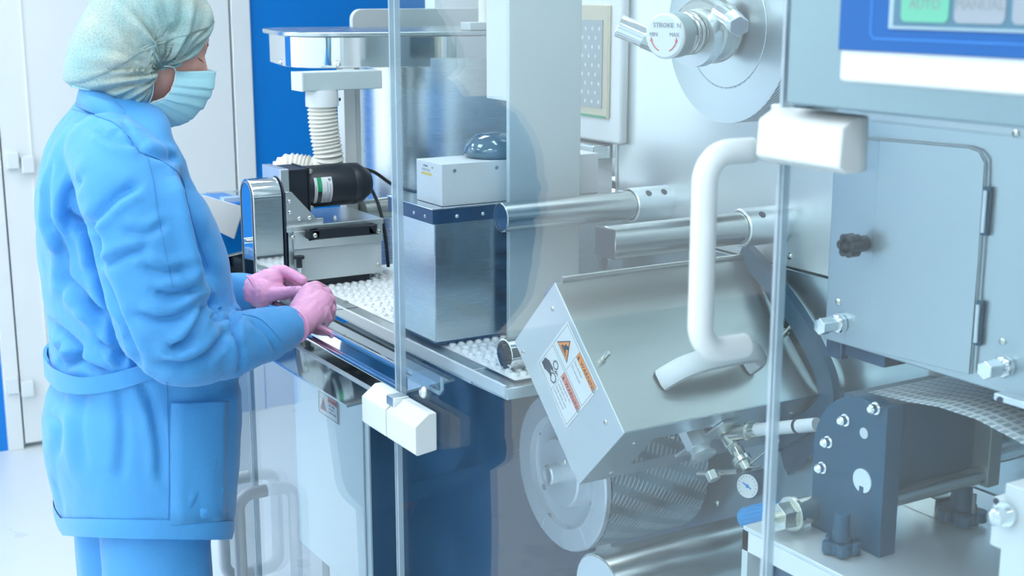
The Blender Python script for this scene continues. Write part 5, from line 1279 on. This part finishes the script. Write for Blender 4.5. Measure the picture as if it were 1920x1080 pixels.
# hair cap
OUT = [(398, 40), (394, 55), (384, 74), (362, 98), (338, 116), (318, 123), (299, 129), (288, 150), (280, 172), (266, 186), (246, 192), (222, 184), (200, 173), (172, 166), (150, 163), (130, 158), (121, 150), (122, 125), (128, 98), (138, 68), (152, 38), (168, 10), (186, -18), (215, -45), (255, -62), (300, -62), (340, -45), (370, -20), (388, 8)]
HE = [0, .030, .048, .058, .064, .066, .068, .068, .066, .064, .062, .056, .045, .030, .015, 0, 0]+[0]*12
ctr = (258, 78); gat = (296, 126)
nA = 180; outl = spline([(a, b, h) for (a, b), h in zip(OUT+[OUT[0]], HE+[0])], 8)
outl = outl[:-1]; nA = len(outl); nR = 34
for sheet in (0,):
    rings = []
    for j in range(nR+1):
        tt = j/nR; rho = math.sin(tt*PI/2)
        near, far = [], []
        for (ox, oy, he) in outl:
            he = max(0, he); x = ctr[0]+(ox-ctr[0])*rho; y = ctr[1]+(oy-ctr[1])*rho
            h = .100*(1-rho**2.4)**.5 if he <= .001 else he*rho**2+(.100-0)*(1-rho**2.2)**.5*(1-he/.10)+he*(1-rho**2)
            h = min(h, .108) if he <= .001 else min(.108, he+(.100-he)*math.sqrt(max(0, 1-rho**2)))
            dx_, dy_ = x-gat[0], y-gat[1]; dg_ = math.hypot(dx_, dy_); an = math.atan2(dy_, dx_)
            pw = math.exp(-(dg_/85)**2); pl_ = (abs(noise.noise(V((an*5.0, 1.7, dg_*.010))))-.2)*.046*pw*min(1, dg_/22)-.016*math.exp(-(dg_/20)**2)
            pl_ += (abs(noise.noise(V((an*4.0, 9.2, dg_*.005))))-.2)*.034*math.exp(-(dg_/210)**2)*(1-pw)
            pl_ += .002*noise.noise(V((x*.05, y*.05, 0)))
            if rho > .93 and he <= .001: pl_ *= (1-rho)/.07
            P0 = onY(x, y, SY); sh = -.28*he*rho
            near.append(V((P0.x+sh, SY-max(0.0, h+pl_), P0.z))); far.append(V((P0.x+sh, SY+max(0, h+pl_*.5), P0.z)))
        rings.append((near, far))
    s = MB(); s.grid([r[0] for r in rings], True); s.grid([r[1] for r in rings], True)
    cap = s.build('hair_cap', 'cap', per, weld=True, sharp=180)
s = MB(); s.tube([p for p, (a, b, h) in zip(rings[-1][0], outl) if h > .002], .0022, 8); s.tube([p for p, (a, b, h) in zip(rings[-1][1], outl) if h > .002], .0022, 8); s.build('elastic_hem', 'maskm', cap)
# clear film pinched between the gloves
s = MB(); q = [onY(a, b, 2.335) for a, b in ((540, 528), (556, 536), (553, 543), (538, 534))]; s.prism(q, V((0, .004, 0))); q = [onX(a, b, .955) for a, b in ((590, 596), (612, 598), (606, 612), (588, 606))]
s.prism(q, V((.004, 0, 0))); tag(s.build('blister_scrap', 'acr2', bevel=.0005), 'small clear blister scrap pinched between the pink gloves', 'scrap')
